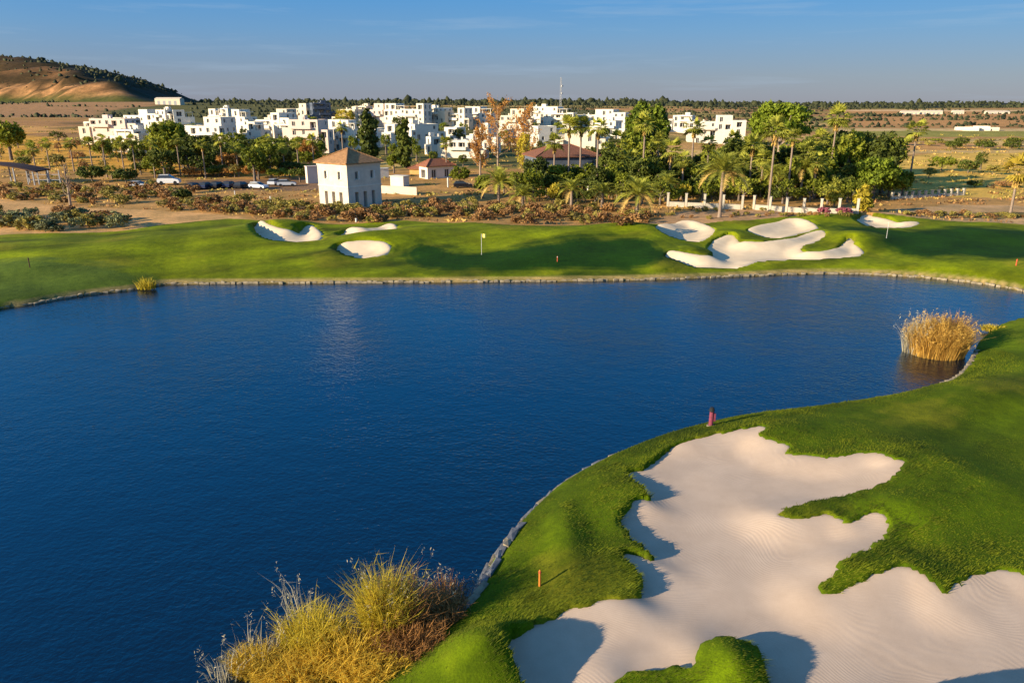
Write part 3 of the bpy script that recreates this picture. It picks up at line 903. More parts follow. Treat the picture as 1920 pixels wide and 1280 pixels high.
# unit tree kinds: crown meshes 1 m tall sets are scaled per tree
def make_tree(name, base, H, W, kind, seed, label, cat='tree', group=None, leaf='leaf', n=1500, lean=0.0, rz=0.0):
    t = empty(name, base, rz)
    tag(t, label, cat, group)
    if kind == 'round':
        cz = H * 0.60
        bl = lumpy(seed, W / 2, W / 2 * 0.9, H * 0.42, cz, 30, 0.28)
        obj('crown', blob_crown('crown', M[leaf], bl, int(n * 2.2), 0.026 * (W + H) / 2 + 0.08, seed, 0.15), t, loc=(lean, 0, 0))
        obj('trunk', trunk_mesh('trunk', H * 0.6, 0.03 * H + 0.05, seed, 5, 'bark', W * 0.28, lean), t)
    elif kind == 'umbrella':
        cz = H * 0.71
        W *= 1.15
        bl = lumpy(seed, W / 2, W / 2 * 0.9, H * 0.29, cz, 50, 0.27)
        obj('crown', blob_crown('crown', M[leaf], bl, int(n * 2.4), 0.017 * W + 0.07, seed, 0.15), t)
        obj('trunk', trunk_mesh('trunk', H * 0.7, 0.028 * H, seed, 7, 'bark_pale', W * 0.30, 0, 0.6), t)
    elif kind == 'ball':
        bl = lumpy(seed, W / 2, W / 2, H * 0.47, H * 0.53, 34, 0.27)
        obj('crown', blob_crown('crown', M[leaf], bl, int(n * 2.2), 0.020 * W + 0.075, seed, 0.15), t)
        obj('trunk', trunk_mesh('trunk', H * 0.45, 0.04 * H, seed, 5, 'bark', W * 0.28), t)
    elif kind == 'column':
        q = random.Random(seed)
        bl = []
        for i in range(12):
            f = (i + 0.5) / 12
            r = W / 2 * (0.25 + 1.0 * math.sin(math.pi * min(1, 0.12 + f * 0.86)) ** 0.7)
            bl.append((q.uniform(-.12, .12) * W, q.uniform(-.12, .12) * W, H * (0.05 + 0.93 * f), r * 0.8, r * 0.8, H * 0.085))
        obj('crown', blob_crown('crown', M[leaf], bl, n, 0.10 * W + 0.1, seed, 0.5), t)
        obj('trunk', trunk_mesh('trunk', H * 0.5, 0.10 * W, seed, 0), t)
    elif kind == 'poplar':
        q = random.Random(seed)
        b = MB(); P = []
        b.tube([(0, 0, -0.3), (0.1, 0, H * 0.4), (0, 0.1, H * 0.75), (0.05, 0, H)], [0.28, 0.2, 0.10, 0.02], 6)
        for i in range(34):
            f = 0.16 + 0.72 * i / 34
            a = q.uniform(0, 6.28); L = H * (0.30 - 0.20 * f) * q.uniform(0.8, 1.2)
            s = L * 0.30
            p0 = Vector((0, 0, H * f)); p2 = p0 + Vector((math.cos(a) * s * W / 2.2, math.sin(a) * s * W / 2.2, L))
            p1 = p0.lerp(p2, 0.5) + Vector((math.cos(a), math.sin(a), -0.3)) * 0.15 * L
            b.tube([p0, p1, p2], [0.07, 0.04, 0.012], 4)
            for k in range(n // 34):
                f2 = q.uniform(0.25, 1.05)
                c = p0.lerp(p2, f2)
                P.append((c.x + q.gauss(0, .28), c.y + q.gauss(0, .28), c.z + q.gauss(0, .35)))
        obj('trunk', mesh('trunk', b.V, b.F, M['bark_pale'], smooth=True), t)
        P = np.array(P); r_ = np.random.default_rng(seed)
        V, Fq, c = leaf_cloud(P, np.zeros_like(P), 0.19, r_)
        obj('crown', mesh('crown', V, Fq, M[leaf], cols=c), t)
    return t

# ------------------------------------------------------------------ palms
def fan_crown(seed, mat, n=30, R0=1.9):
    q = random.Random(seed)
    V, Fs, c = [], [], []
    for i in range(n):
        a = q.uniform(0, 6.28)
        e = q.uniform(-0.75, 1.35)
        L = R0 * q.uniform(0.8, 1.1)
        d = Vector((math.cos(a) * math.cos(e), math.sin(a) * math.cos(e), math.sin(e)))
        side = Vector((-math.sin(a), math.cos(a), 0))
        up = d.cross(side)
        hub = d * L * 0.42
        col = q.random() * 0.55 - (0.15 if e < -0.3 else 0)
        k = len(V)
        V += [tuple(side * 0.03), tuple(-side * 0.03), tuple(hub)]; Fs.append((k, k + 1, k + 2)); c += [col] * 3
        for j in range(9):
            s = -1.25 + 2.5 * j / 8
            r = L * 0.62 * (1 - 0.22 * abs(s))
            tip = hub + (d * math.cos(s) + side * math.sin(s)) * r + Vector((0, 0, -0.22 * r)) + up * q.uniform(-0.1, 0.1)
            mid = hub + (d * math.cos(s) + side * math.sin(s)) * r * 0.5
            w = (side * math.cos(s) - d * math.sin(s)) * 0.10
            k = len(V)
            V += [tuple(hub), tuple(mid + w), tuple(tip), tuple(mid - w)]
            Fs.append((k, k + 1, k + 2, k + 3)); c += [col + 0.1 * q.random()] * 4
    return mesh('crown', V, Fs, mat, cols=np.array(c)[:, None] * np.ones((1, 3)))

def skirt_mesh(seed):
    q = random.Random(seed)
    V, Fs, c = [], [], []
    for i in range(60):
        a = q.uniform(0, 6.28); z = -q.uniform(0, 1.7); r = 0.25 + q.uniform(0, 0.25)
        k = len(V)
        ca, sa = math.cos(a), math.sin(a)
        V += [(ca * 0.18, sa * 0.18, z), (ca * r - sa * .18, sa * r + ca * .18, z - 0.5), (ca * (r + .1), sa * (r + .1), z - 0.95), (ca * r + sa * .18, sa * r - ca * .18, z - 0.5)]
        Fs.append((k, k + 1, k + 2, k + 3)); c += [q.random() * 0.5] * 4
    return mesh('dead_leaf_skirt', V, Fs, M['palm_dry'], cols=np.array(c)[:, None] * np.ones((1, 3)))

def frond_mesh(seed, L=3.4, mat='palm'):
    q = random.Random(seed)
    V, Fs, c = [], [], []
    pts = []
    for i in range(15):
        f = i / 14
        pts.append(Vector((L * (f - 0.10 * f * f), 0, L * (0.52 * f - 0.72 * f * f))))
    col = q.random() * 0.4
    for i in range(14):
        k = len(V)
        w = 0.05 * (1 - i / 16)
        V += [tuple(pts[i] + Vector((0, w, 0))), tuple(pts[i] - Vector((0, w, 0))), tuple(pts[i + 1] - Vector((0, w, 0))), tuple(pts[i + 1] + Vector((0, w, 0)))]
        Fs.append((k, k + 1, k + 2, k + 3)); c += [0.5] * 4
    for i in range(2, 15):
        for h in (0, 0.5):
            p = pts[i - 1].lerp(pts[i], 1 - h)
            t = (pts[i] - pts[i - 1]).normalized()
            for s in (-1, 1):
                l_ = L * 0.20 * math.sin(math.pi * min(0.97, 0.12 + 0.85 * i / 14)) * q.uniform(0.85, 1.15) + 0.12
                tip = p + t * l_ * 0.75 + Vector((0, s * l_ * 0.75, l_ * q.uniform(0.05, 0.35)))
                k = len(V)
                V += [tuple(p - t * 0.05), tuple(p + t * 0.07), tuple(tip)]
                Fs.append((k, k + 1, k + 2)); c += [col + 0.25 * q.random()] * 3
    return mesh('frond', V, Fs, M[mat], cols=np.array(c)[:, None] * np.ones((1, 3)))

FAN = [fan_crown(s, M['palm']) for s in (1, 2, 3)]
FAN_GOLD = fan_crown(4, M['palm_gold'])
SKIRT = [skirt_mesh(s) for s in (1, 2)]
FROND = [frond_mesh(s) for s in (1, 2, 3)]
FROND_GOLD = [frond_mesh(s, mat='palm_gold') for s in (4, 5)]
FROND_DRY = frond_mesh(6, mat='palm_dry')

def palm_trunk(h, r, lean=0.0):
    b = MB()
    k = 8
    P = [(lean * math.sin(1.57 * i / k) , 0, -0.3 + (h + 0.3) * i / k) for i in range(k + 1)]
    b.tube(P, [r * (1.25 if i == 0 else 1.0 - 0.25 * i / k + (0.06 if i % 2 else 0)) for i in range(k + 1)], 8)
    return mesh('trunk', b.V, b.F, M['palm_bark'], smooth=True)

def fan_palm(u, v, Yd, label, scl=1.0, gold=False, group='tall fan palms', r=0.22, lean=0.0):
    top = at(u, v, Yd)
    z0 = gz(top.x, Yd)
    h = top.z - z0
    t = tag(empty('fan_palm', (top.x - lean, Yd, z0)), label, 'palm tree', group)
    obj('trunk', palm_trunk(h, r, lean), t)
    q = rnd.randrange(3)
    obj('crown', FAN_GOLD if gold else FAN[q], t, loc=(lean, 0, h), rot=(0, 0, rnd.uniform(0, 6.28)), scl=scl * 1.35)
    obj('dead_leaf_skirt', SKIRT[rnd.randrange(2)], t, loc=(lean, 0, h - 0.1), rot=(0, 0, rnd.uniform(0, 6.28)), scl=scl * 0.8)
    return t

def date_palm(u, v, Yd, label, scl=1.0, gold=False, group='feathery date palms', nf=30, r=0.3):
    top = at(u, v, Yd)
    z0 = gz(top.x, Yd)
    h = max(0.8, top.z - z0)
    t = tag(empty('date_palm', (top.x, Yd, z0)), label, 'palm tree', group)
    obj('trunk', palm_trunk(h, r), t)
    for i in range(nf):
        f = i / nf
        e = 1.15 - 1.75 * f
        me = rnd.choice(FROND_GOLD if gold else FROND) if f < 0.9 else FROND_DRY
        obj('frond', me, t, loc=(0, 0, h), rot=(rnd.uniform(-0.2, 0.2), -e * 0.9 - 0.12, i * 2.4 + rnd.uniform(-.2, .2)), scl=scl * 1.25 * rnd.uniform(0.85, 1.1) * (0.8 if f < 0.15 else 1))
    return t

# ------------------------------------------------------------------ buildings
def face(mb, o, u, w, h, ops, m=0):
    """a wall standing on o along u (unit, horizontal); openings (u0,v0,u1,v1,depth); outside is to the right of u"""
    nrm = Vector((u.y, -u.x, 0))
    us = sorted({0.0, w, *[q for op in ops for q in (op[0], op[2])]})
    vs_ = sorted({0.0, h, *[q for op in ops for q in (op[1], op[3])]})
    P = lambda a, b, d=0.0: tuple(o + u * a + Vector((0, 0, b)) - nrm * d)
    for i in range(len(us) - 1):
        for j in range(len(vs_) - 1):
            ca, cb = (us[i] + us[i + 1]) / 2, (vs_[j] + vs_[j + 1]) / 2
            if any(p[0] < ca < p[2] and p[1] < cb < p[3] for p in ops):
                continue
            mb.quad(P(us[i], vs_[j]), P(us[i + 1], vs_[j]), P(us[i + 1], vs_[j + 1]), P(us[i], vs_[j + 1]), m)
    for (a, b, c, d, dep) in ops:
        mb.quad(P(a, b), P(a, d), P(a, d, dep), P(a, b, dep), m)
        mb.quad(P(c, d), P(c, b), P(c, b, dep), P(c, d, dep), m)
        mb.quad(P(a, d), P(c, d), P(c, d, dep), P(a, d, dep), m)
        mb.quad(P(c, b), P(a, b), P(a, b, dep), P(c, b, dep), m)

def window_mesh(fr=True):
    b = MB()
    b.box(0, 1, 0, 0.05, 0, 1, 0)
    if fr:
        t = 0.07
        b.box(0, 1, -0.04, -0.002, 0, t, 1); b.box(0, 1, -0.04, -0.002, 1 - t, 1, 1)
        b.box(0, t, -0.04, -0.002, t, 1 - t, 1); b.box(1 - t, 1, -0.04, -0.002, t, 1 - t, 1)
        b.box(0.5 - t / 2, 0.5 + t / 2, -0.04, -0.002, t, 1 - t, 1)
    return mesh('window', b.V, b.F, [M['glass'], M['white_paint']], mi=b.M)
WIN = window_mesh()

def put_windows(root, o, u, ops, name='window'):
    nrm = Vector((u.y, -u.x, 0))
    rz = math.atan2(u.y, u.x)
    for (a, b, c, d, dep) in ops:
        p = o + u * a + Vector((0, 0, b)) - nrm * (dep - 0.002)
        obj(name, WIN, root, loc=p, rot=(0, 0, rz), scl=(c - a, 1, d - b))

def volume(root, mb, x0, x1, y0, y1, z0, z1, q, dens=0.8, faces='flr', m=0, parapet=True, style=0):
    """a rendered block with punched windows and a parapet roof"""
    cs = [(Vector((x0, y0, z0)), Vector((1, 0, 0)), x1 - x0, 'f'), (Vector((x1, y0, z0)), Vector((0, 1, 0)), y1 - y0, 'r'),
          (Vector((x1, y1, z0)), Vector((-1, 0, 0)), x1 - x0, 'b'), (Vector((x0, y1, z0)), Vector((0, -1, 0)), y1 - y0, 'l')]
    H = z1 - z0
    for o, u, w, f in cs:
        ops = []
        if f in faces:
            nb_ = max(1, int(w / 2.9)); nf = max(1, int(H / 2.9))
            bw = w / nb_
            for j in range(nf):
                zf = H - (j + 1) * 2.95 + 0.1
                if zf < 0.15: break
                for i in range(nb_):
                    if q.random() > dens: continue
                    k = q.random() + 0.15 * style
                    if k < 0.5: ww, hh, sb, dp = 1.0, 1.3, 0.9, 0.25
                    elif k < 0.8: ww, hh, sb, dp = 1.3, 2.05, 0.15, 0.3
                    else: ww, hh, sb, dp = min(2.2, bw - 0.5), 2.0, 0.10, 1.0
                    ww = min(ww, bw - 0.4)
                    if ww < 0.4: continue
                    c = (i + 0.5) * bw + q.uniform(-0.1, 0.1)
                    ops.append((c - ww / 2, zf + sb, c + ww / 2, min(zf + sb + hh, H - 0.35), dp))
        face(mb, o, u, w, H, ops, m)
        put_windows(root, o, u, ops)
    if parapet:
        t, dz = 0.25, 0.6
        zt, zr = z1, z1 - dz
        a = [(x0, y0), (x1, y0), (x1, y1), (x0, y1)]
        b = [(x0 + t, y0 + t), (x1 - t, y0 + t), (x1 - t, y1 - t), (x0 + t, y1 - t)]
        for i in range(4):
            j = (i + 1) % 4
            mb.quad((*a[i], zt), (*a[j], zt), (*b[j], zt), (*b[i], zt), m)
            mb.quad((*b[i], zt), (*b[j], zt), (*b[j], zr), (*b[i], zr), m)
        mb.quad(*[(*p, zr) for p in b], m)
    else:
        mb.quad((x0, y0, z1), (x1, y0, z1), (x1, y1, z1), (x0, y1, z1), m)

def hip_roof(root, x0, x1, y0, y1, z, h, over, mat, thick=0.18):
    b = MB()
    X0, X1, Y0, Y1 = x0 - over, x1 + over, y0 - over, y1 + over
    w, d = X1 - X0, Y1 - Y0
    cx, cy = (X0 + X1) / 2, (Y0 + Y1) / 2
    if w > d: r0, r1 = (X0 + d / 2, cy), (X1 - d / 2, cy)
    else: r0, r1 = (cx, Y0 + w / 2), (cx, Y1 - w / 2)
    e = [(X0, Y0, z + thick), (X1, Y0, z + thick), (X1, Y1, z + thick), (X0, Y1, z + thick)]
    lo = [(p[0], p[1], z) for p in e]
    A, B = (*r0, z + thick + h), (*r1, z + thick + h)
    if w > d:
        b.quad(e[0], e[1], B, A); b.tri(e[1], e[2], B); b.quad(e[2], e[3], A, B); b.tri(e[3], e[0], A)
    else:
        b.tri(e[0], e[1], A); b.quad(e[1], e[2], B, A); b.tri(e[2], e[3], B); b.quad(e[3], e[0], A, B)
    for i in range(4):
        j = (i + 1) % 4
        b.quad(lo[i], lo[j], e[j], e[i])
    b.quad(lo[3], lo[2], lo[1], lo[0])
    ro = b.build('roof', M[mat], root)
    # raised ridge tiles along the hips
    rb = MB()
    for p, a in ((e[0], A), (e[1], B if w > d else A), (e[2], B), (e[3], A if w > d else B)):
        rb.tube([Vector(p) + Vector((0, 0, 0.02)), Vector(a) + Vector((0, 0, 0.04))], 0.11, 5)
    rb.build('ridge_tiles', M[mat], ro)
    return ro

def villa(xl, xr, ytop, Yd, label, seed, rot=-30, shape=0, mat='white', cat='building', group='white village buildings', base=None, dens=0.9, D=None):
    """stepped white block whose top shows at ytop between columns xl and xr at distance Yd"""
    q = random.Random(seed)
    um = (xl + xr) / 2
    p = at(um, ytop, Yd)
    app = (xr - xl) * 1.28 / px_m(Yd)
    th = R(abs(rot))
    if D is None:
        D = max(4.0, min(9.0, app * 0.62))
    W = max(3.2, (app - D * math.sin(th)) / math.cos(th))
    zg = gz(p.x, Yd) - 0.4
    H = max(3.0, p.z - zg)
    root = tag(empty('building', (p.x, Yd, zg), R(rot)), label, cat, group)
    mb = MB()
    x0, x1, y0, y1 = -W / 2, W / 2, -D / 2, D / 2
    if shape == 0:      # one block with roof-top stair hut
        volume(root, mb, x0, x1, y0, y1, 0, H, q, dens)
        s = q.choice((0.15, 0.55))
        mb2 = MB(); volume(root, mb2, x0 + W * s, x0 + W * s + min(2.4, W * .35), y0 + D * .5, y0 + D * .8, H - 0.62, H + 1.3, q, 0.5, parapet=False)
        mb2.build('stair_hut', M[mat], root)
    elif shape == 1:    # upper floor set back on the left, terrace on the right
        h1 = H - 3.0 if H > 6 else H * 0.6
        volume(root, mb, x0, x1, y0, y1, 0, h1, q, dens)
        mb2 = MB(); volume(root, mb2, x0 + 0.02, x0 + W * 0.55, y0 + D * 0.12, y1 - 0.02, h1 - 0.63, H, q, dens)
        mb2.build('upper_storey', M[mat], root)
        pg = MB()
        for a in (0, 1):
            pg.box(x0 + W * (0.62 + 0.3 * a) - 0.1, x0 + W * (0.62 + 0.3 * a) + 0.1, y0 + D * .2, y0 + D * .2 + 0.2, h1 - 0.6, h1 + 1.8)
        pg.box(x0 + W * 0.56, x0 + W * 0.97, y0 + D * .15, y0 + D * .8, h1 + 1.8, h1 + 1.98)
        pg.build('pergola', M[mat], root)
    elif shape == 2:    # upper floor on the right, lower wing in front
        h1 = H - 3.0 if H > 6 else H * 0.6
        volume(root, mb, x0, x1, y0, y1, 0, h1, q, dens)
        mb2 = MB(); volume(root, mb2, x0 + W * 0.42, x1 - 0.02, y0 + D * 0.15, y1 - 0.02, h1 - 0.63, H, q, dens)
        mb2.build('upper_storey', M[mat], root)
        mb3 = MB(); volume(root, mb3, x0 - W * 0.12, x0 + W * 0.5, y0 - D * 0.45, y0 - 0.003, 0, max(2.6, h1 - 3.0), q, dens, 'flr')
        mb3.build('front_wing', M[mat], root)
    elif shape == 3:    # tall stair tower at one end plus mid block
        h1 = H - 2.6 if H > 5.5 else H * 0.62
        volume(root, mb, x0, x0 + W * 0.66, y0, y1, 0, h1, q, dens)
        mb2 = MB(); volume(root, mb2, x0 + W * 0.66 + 0.003, x1, y0 - 0.4, y1 - 0.3, 0, H, q, dens * 0.8)
        mb2.build('stair_tower', M[mat], root)
        mb.box(x0 + 0.3, x0 + W * 0.62, y0 - 1.3, y0 - 0.003, h1 - 3.2, h1 - 2.95)
        mb.box(x0 + 0.3, x0 + W * 0.62, y0 - 1.3, y0 - 1.18, h1 - 2.945, h1 - 2.1)
    hb_ = H if shape == 0 else h1
    for k in range(q.choice((1, 2, 2))):      # lower wings and stair blocks stepping down at the sides
        sx = q.choice((-1, 1)) if k == 0 else -sx
        ww = W * q.uniform(0.22, 0.4); hw_ = H * q.uniform(0.45, 0.9); yy = y0 + D * q.uniform(-0.25, 0.2)
        mw = MB()
        xa_ = x1 + 0.003 if sx > 0 else x0 - 0.003 - ww
        if shape == 2 and sx < 0: yy = y0 + D * 0.15
        volume(root, mw, xa_, xa_ + ww, yy, yy + D * q.uniform(0.5, 0.7), 0, hw_, q, dens)
        mw.build('side_wing', M[mat if q.random() < 0.8 else 'cream'], root)
    nb_ = 0
    for j in range(1, int(hb_ / 2.95)):       # balconies with solid parapets
        if q.random() < 0.75:
            zb = hb_ - j * 2.95 + 0.05
            xa = x0 + W * q.choice((0.05, 0.05, 0.35)); xb = min(x0 + W * (0.64 if shape == 3 else 0.97), xa + W * q.uniform(0.45, 0.75))
            if shape == 2 and zb < h1 - 2.9: continue
            bb = MB()
            bb.box(xa, xb, y0 - 1.25, y0 - 0.004, zb - 0.16, zb)
            bb.box(xa, xb, y0 - 1.25, y0 - 1.10, zb + 0.002, zb + 0.85)
            bb.box(xa, xa + 0.15, y0 - 1.098, y0 - 0.004, zb + 0.002, zb + 0.85); bb.box(xb - 0.15, xb, y0 - 1.098, y0 - 0.004, zb + 0.002, zb + 0.85)
            if q.random() < 0.5:      # flat canopy on two piers
                bb.box(xa, xa + 0.2, y0 - 1.24, y0 - 1.04, zb + 0.853, zb + 2.3); bb.box(xb - 0.2, xb, y0 - 1.24, y0 - 1.04, zb + 0.853, zb + 2.3)
                bb.box(xa - 0.1, xb + 0.1, y0 - 1.35, y0 - 0.004, zb + 2.302, zb + 2.44)
            bb.build('balcony', M[mat], root)
    for k in range(q.randint(1, 3)):          # roof tanks
        tk = MB(); tx = x0 + W * q.uniform(.1, .55); ty = y0 + D * q.uniform(.45, .7)
        tk.tube([(tx, ty, hb_ - 0.62), (tx, ty, hb_ + 0.35)], 0.42, 10)
        tk.build('roof_tank', M['grey_metal'], root)
    ch = MB(); cx = x0 + W * q.uniform(.25, .75)
    hz = H if shape in (0,) else (h1 if shape != 0 else H)
    ch.box(cx - .28, cx + .28, y0 + D * .3 - .28, y0 + D * .3 + .28, hz - 0.7, hz + 0.9)
    ch.build('chimney', M[mat], root)
    mb.build('wall', M[mat], root)
    return root

# ---- the square tower by the far bank
def tower():
    c = spot(655, 393)
    s = 8.0
    rz = R(42 - 12 - 78) # near corner towards the camera
    root = tag(empty('watchtower', (0, 0, 0)), 'square white two-storey tower with tiled pyramid roof beside the far bank', 'tower')
    # local axes: left face runs from left corner to near corner, right face from near corner onward
    a = R(-45 + 8)
    ul = Vector((math.cos(a), math.sin(a), 0)); ur = Vector((-math.sin(a), math.cos(a), 0))
    root.location = (c.x, c.y, c.z - 0.1)
    H = 7.9
    mb = MB()
    A = -ul * s; O = Vector((0, 0, 0)); B = ur * s; D_ = A + B
    def ops_for():
        ops = []
        for i in range(3):
            cx = s * (0.25 + 0.25 * i)
            ops.append((cx - 0.42, 0.15, cx + 0.42, 3.0, 0.75))
        for i in range(2):
            cx = s * (0.27 + 0.46 * i)
            ops.append((cx - 0.36, 5.2, cx + 0.36, 6.6, 0.30))
        return ops
    for (o, u) in ((A, ul), (O, ur), (B, -ul), (D_, -ur)):
        ops = ops_for()
        face(mb, o, u, s, H, ops)
        put_windows(root, o, u, ops[3:])
        nrm = Vector((u.y, -u.x, 0)); rz = math.atan2(u.y, u.x)
        for (x0, z0, x1, z1, dp) in ops[:3]:      # louvred doors in the niches
            db = MB(); db.box(0, x1 - x0, 0, 0.06, 0, z1 - z0)
            for k in range(9):
                db.box(0.08, x1 - x0 - 0.08, -0.04, -0.002, 0.15 + k * 0.32, 0.32 + k * 0.32)
            db.build('niche_door', M['grey_metal'], root, loc=o + u * x0 + Vector((0, 0, z0)) - nrm * (dp - 0.002), rot=(0, 0, rz))
        for (x0, z0, x1, z1, dp) in ops[3:]:
            sb = MB(); sb.box(-0.1, x1 - x0 + 0.1, -0.12, 0.28, -0.1, -0.002)
            sb.build('window_sill', M['white'], root, loc=o + u * x0 + Vector((0, 0, z0)), rot=(0, 0, rz))
            sh = MB(); sh.box(0, 0.34, -0.05, -0.004, 0, z1 - z0)
            sh.build('shutter', M['white_paint'], root, loc=o + u * (x1 + 0.03) + Vector((0, 0, z0)), rot=(0, 0, rz))
        st = MB(); st.box(0.002, s + 0.07, -0.075, -0.003, 3.9, 4.1)
        st.build('string_course', M['white'], root, loc=o, rot=(0, 0, rz))
        st = MB(); st.box(0.002, s + 0.09, -0.10, -0.003, H - 0.35, H - 0.012)
        st.build('cornice', M['white'], root, loc=o, rot=(0, 0, rz))
    mb.quad(*[tuple(v + Vector((0, 0, H - 0.01))) for v in (A, O, B, D_)])
    mb.build('wall', M['tower'], root)
    # pyramid roof in the tower's own axes
    b = MB(); ov = 0.5
    cc = (A + B) / 2 + Vector((0, 0, H))
    cs = []
    for v in (A, O, B, D_):
        d = (v - (A + B) / 2)
        cs.append(v + d.normalized() * ov * 1.414 + Vector((0, 0, H)))
    up = [v + Vector((0, 0, 0.2)) for v in cs]
    ap = cc + Vector((0, 0, 2.5))
    for i in range(4):
        j = (i + 1) % 4
        b.tri(tuple(up[i]), tuple(up[j]), tuple(ap)); b.quad(tuple(cs[i]), tuple(cs[j]), tuple(up[j]), tuple(up[i]))
    b.quad(*[tuple(v) for v in reversed(cs)])
    ro = b.build('roof', M['tile'], root)
    rb = MB()
    for v in up:
        rb.tube([v + Vector((0, 0, 0.02)), ap + Vector((0, 0, 0.05))], 0.13, 5)
    rb.build('ridge_tiles', M['tile'], ro)
tower()

# ---- village
VILLAGE = [
    (183, 247, 222, 300, 'pinkish flat block at the far left end of the village', 1, -12, 0, 'pink'),
    (224, 272, 242, 270, 'low white block in front of the pinkish flat block', 2, -25, 0, 'white'),
    (238, 300, 205, 360, 'long white block above and behind the pinkish flat block', 3, -28, 3, 'white'),
    (296, 322, 206, 350, 'small white cube just above the broad green tree at left', 4, -30, 0, 'white'),
    (326, 360, 206, 345, 'shaded white block to the right of the small cube at left', 5, 25, 1, 'white'),
    (366, 428, 219, 275, 'white house with a row of dark windows under a small upper storey', 6, -20, 2, 'white'),
    (416, 436, 203, 360, 'narrow white tower house behind the house with a row of dark windows', 7, -30, 0, 'white'),
    (437, 474, 205, 330, 'white terraced block stepping down between the narrow tower house and tall white block', 8, -30, 1, 'white'),
    (488, 546, 211, 300, 'tall bright white block with its stair tower on the right', 9, -28, 3, 'white'),
    (543, 590, 194, 420, 'cream skyline block left of the dark blue-grey building', 10, -30, 3, 'cream'),
    (584, 616, 193, 410, 'dark blue-grey building on the skyline among white ones', 11, 25, 0, 'bluegrey'),
    (552, 604, 224, 270, 'pinkish white block with a long top balcony behind the tower, left of the cypresses', 12, -14, 0, 'pink'),
    (602, 648, 224, 285, 'white block directly behind the tower roof', 13, -25, 2, 'white'),
    (642, 674, 225, 275, 'white block touching the left cypress', 14, -30, 1, 'white'),
    (668, 694, 199, 400, 'yellowish white skyline block above the left cypress', 15, -25, 0, 'cream'),
    (692, 726, 194, 395, 'pinkish skyline block between the two cypresses', 16, -25, 2, 'pink'),
    (726, 768, 194, 390, 'white skyline block with a terracotta loggia above the right cypress', 17, -25, 1, 'white'),
    (763, 803, 194, 375, 'largest bright white skyline block, right of the right cypress', 18, -22, 3, 'white'),
    (798, 842, 202, 385, 'white skyline block with a dark shaded flank', 19, -45, 0, 'white'),
    (841, 880, 202, 380, 'white three-storey block just left of the bare poplars', 20, -25, 3, 'white'),
    (878, 928, 200, 390, 'white skyline block seen through the left bare poplar', 21, -25, 1, 'white'),
    (711, 750, 232, 290, 'bluish white house between the two cypresses, lower row', 22, -30, 2, 'white'),
    (764, 814, 232, 285, 'block with lit parapet and grey shaded wall right of the right cypress', 23, 38, 0, 'white'),
    (802, 828, 256, 262, 'small white portico house below the block with grey shaded wall', 24, 30, 0, 'white'),
    (847, 896, 262, 250, 'low white house with big window bays left of the poplars', 25, -15, 0, 'white'),
    (893, 928, 230, 270, 'tall narrow white house glimpsed through the poplars', 26, -35, 3, 'white'),
    (943, 988, 204, 370, 'cream block between the two bare poplars on the skyline', 27, -25, 2, 'cream'),
    (998, 1030, 200, 400, 'white skyline block left of the antenna mast', 28, -30, 0, 'white'),
    (1026, 1070, 200, 380, 'white skyline block under the antenna mast', 29, -25, 1, 'white'),
    (1066, 1148, 205, 385, 'wide white skyline block right of the antenna mast', 30, -25, 3, 'white'),
    (1003, 1064, 236, 290, 'white villa with shaded right wall behind the brown roofed pavilion', 31, 20, 1, 'white'),
    (1066, 1120, 250, 285, 'low cream villa half hidden by the twin palms', 32, -20, 0, 'cream'),
    (1266, 1300, 216, 390, 'small white house left of the white hillside villa in the palms', 33, -25, 0, 'white'),
    (1298, 1364, 216, 330, 'white stepped villa rising among the tall palms', 34, -10, 3, 'white'),
    (1812, 1850, 238, 480, 'lone white farmhouse in the fields at far right', 35, -20, 2, 'white'),
    (466, 500, 228, 285, 'low white block filling the gap left of the tall bright white block', 41, -25, 1, 'white'),
    (520, 560, 232, 290, 'white block lower right of the tall bright white block', 42, -25, 0, 'white'),
    (668, 716, 240, 300, 'white block half hidden behind the left cypress', 43, -28, 2, 'white'),
    (640, 676, 205, 390, 'cream block just left of the yellowish skyline block', 44, -25, 0, 'cream'),
    (905, 960, 242, 300, 'cream block behind the foot of the tallest poplar', 45, -25, 3, 'cream'),
    (958, 1006, 232, 310, 'white block right of the tallest poplar, lower row', 46, -28, 1, 'white'),
    (1112, 1160, 226, 330, 'white block behind the palm right of the twins', 47, -25, 0, 'white'),
    (394, 424, 204, 380, 'small white skyline block above the house with a row of dark windows', 48, -25, 1, 'white'),
    (508, 548, 204, 400, 'cream skyline block just left of the cream block beside the blue-grey building', 49, -25, 2, 'cream'),
    (820, 866, 238, 300, 'white block between the portico house and the three-storey block', 50, -28, 2, 'white'),
    (162, 180, 228, 310, 'tiny white hut beside the pinkish flat block', 36, -20, 0, 'white'),
]
for (xl, xr, yt, Yd, lab, sd_, rt, sh, mt) in VILLAGE:
    villa(xl, xr, yt, Yd, lab, sd_, rt, sh, mt)
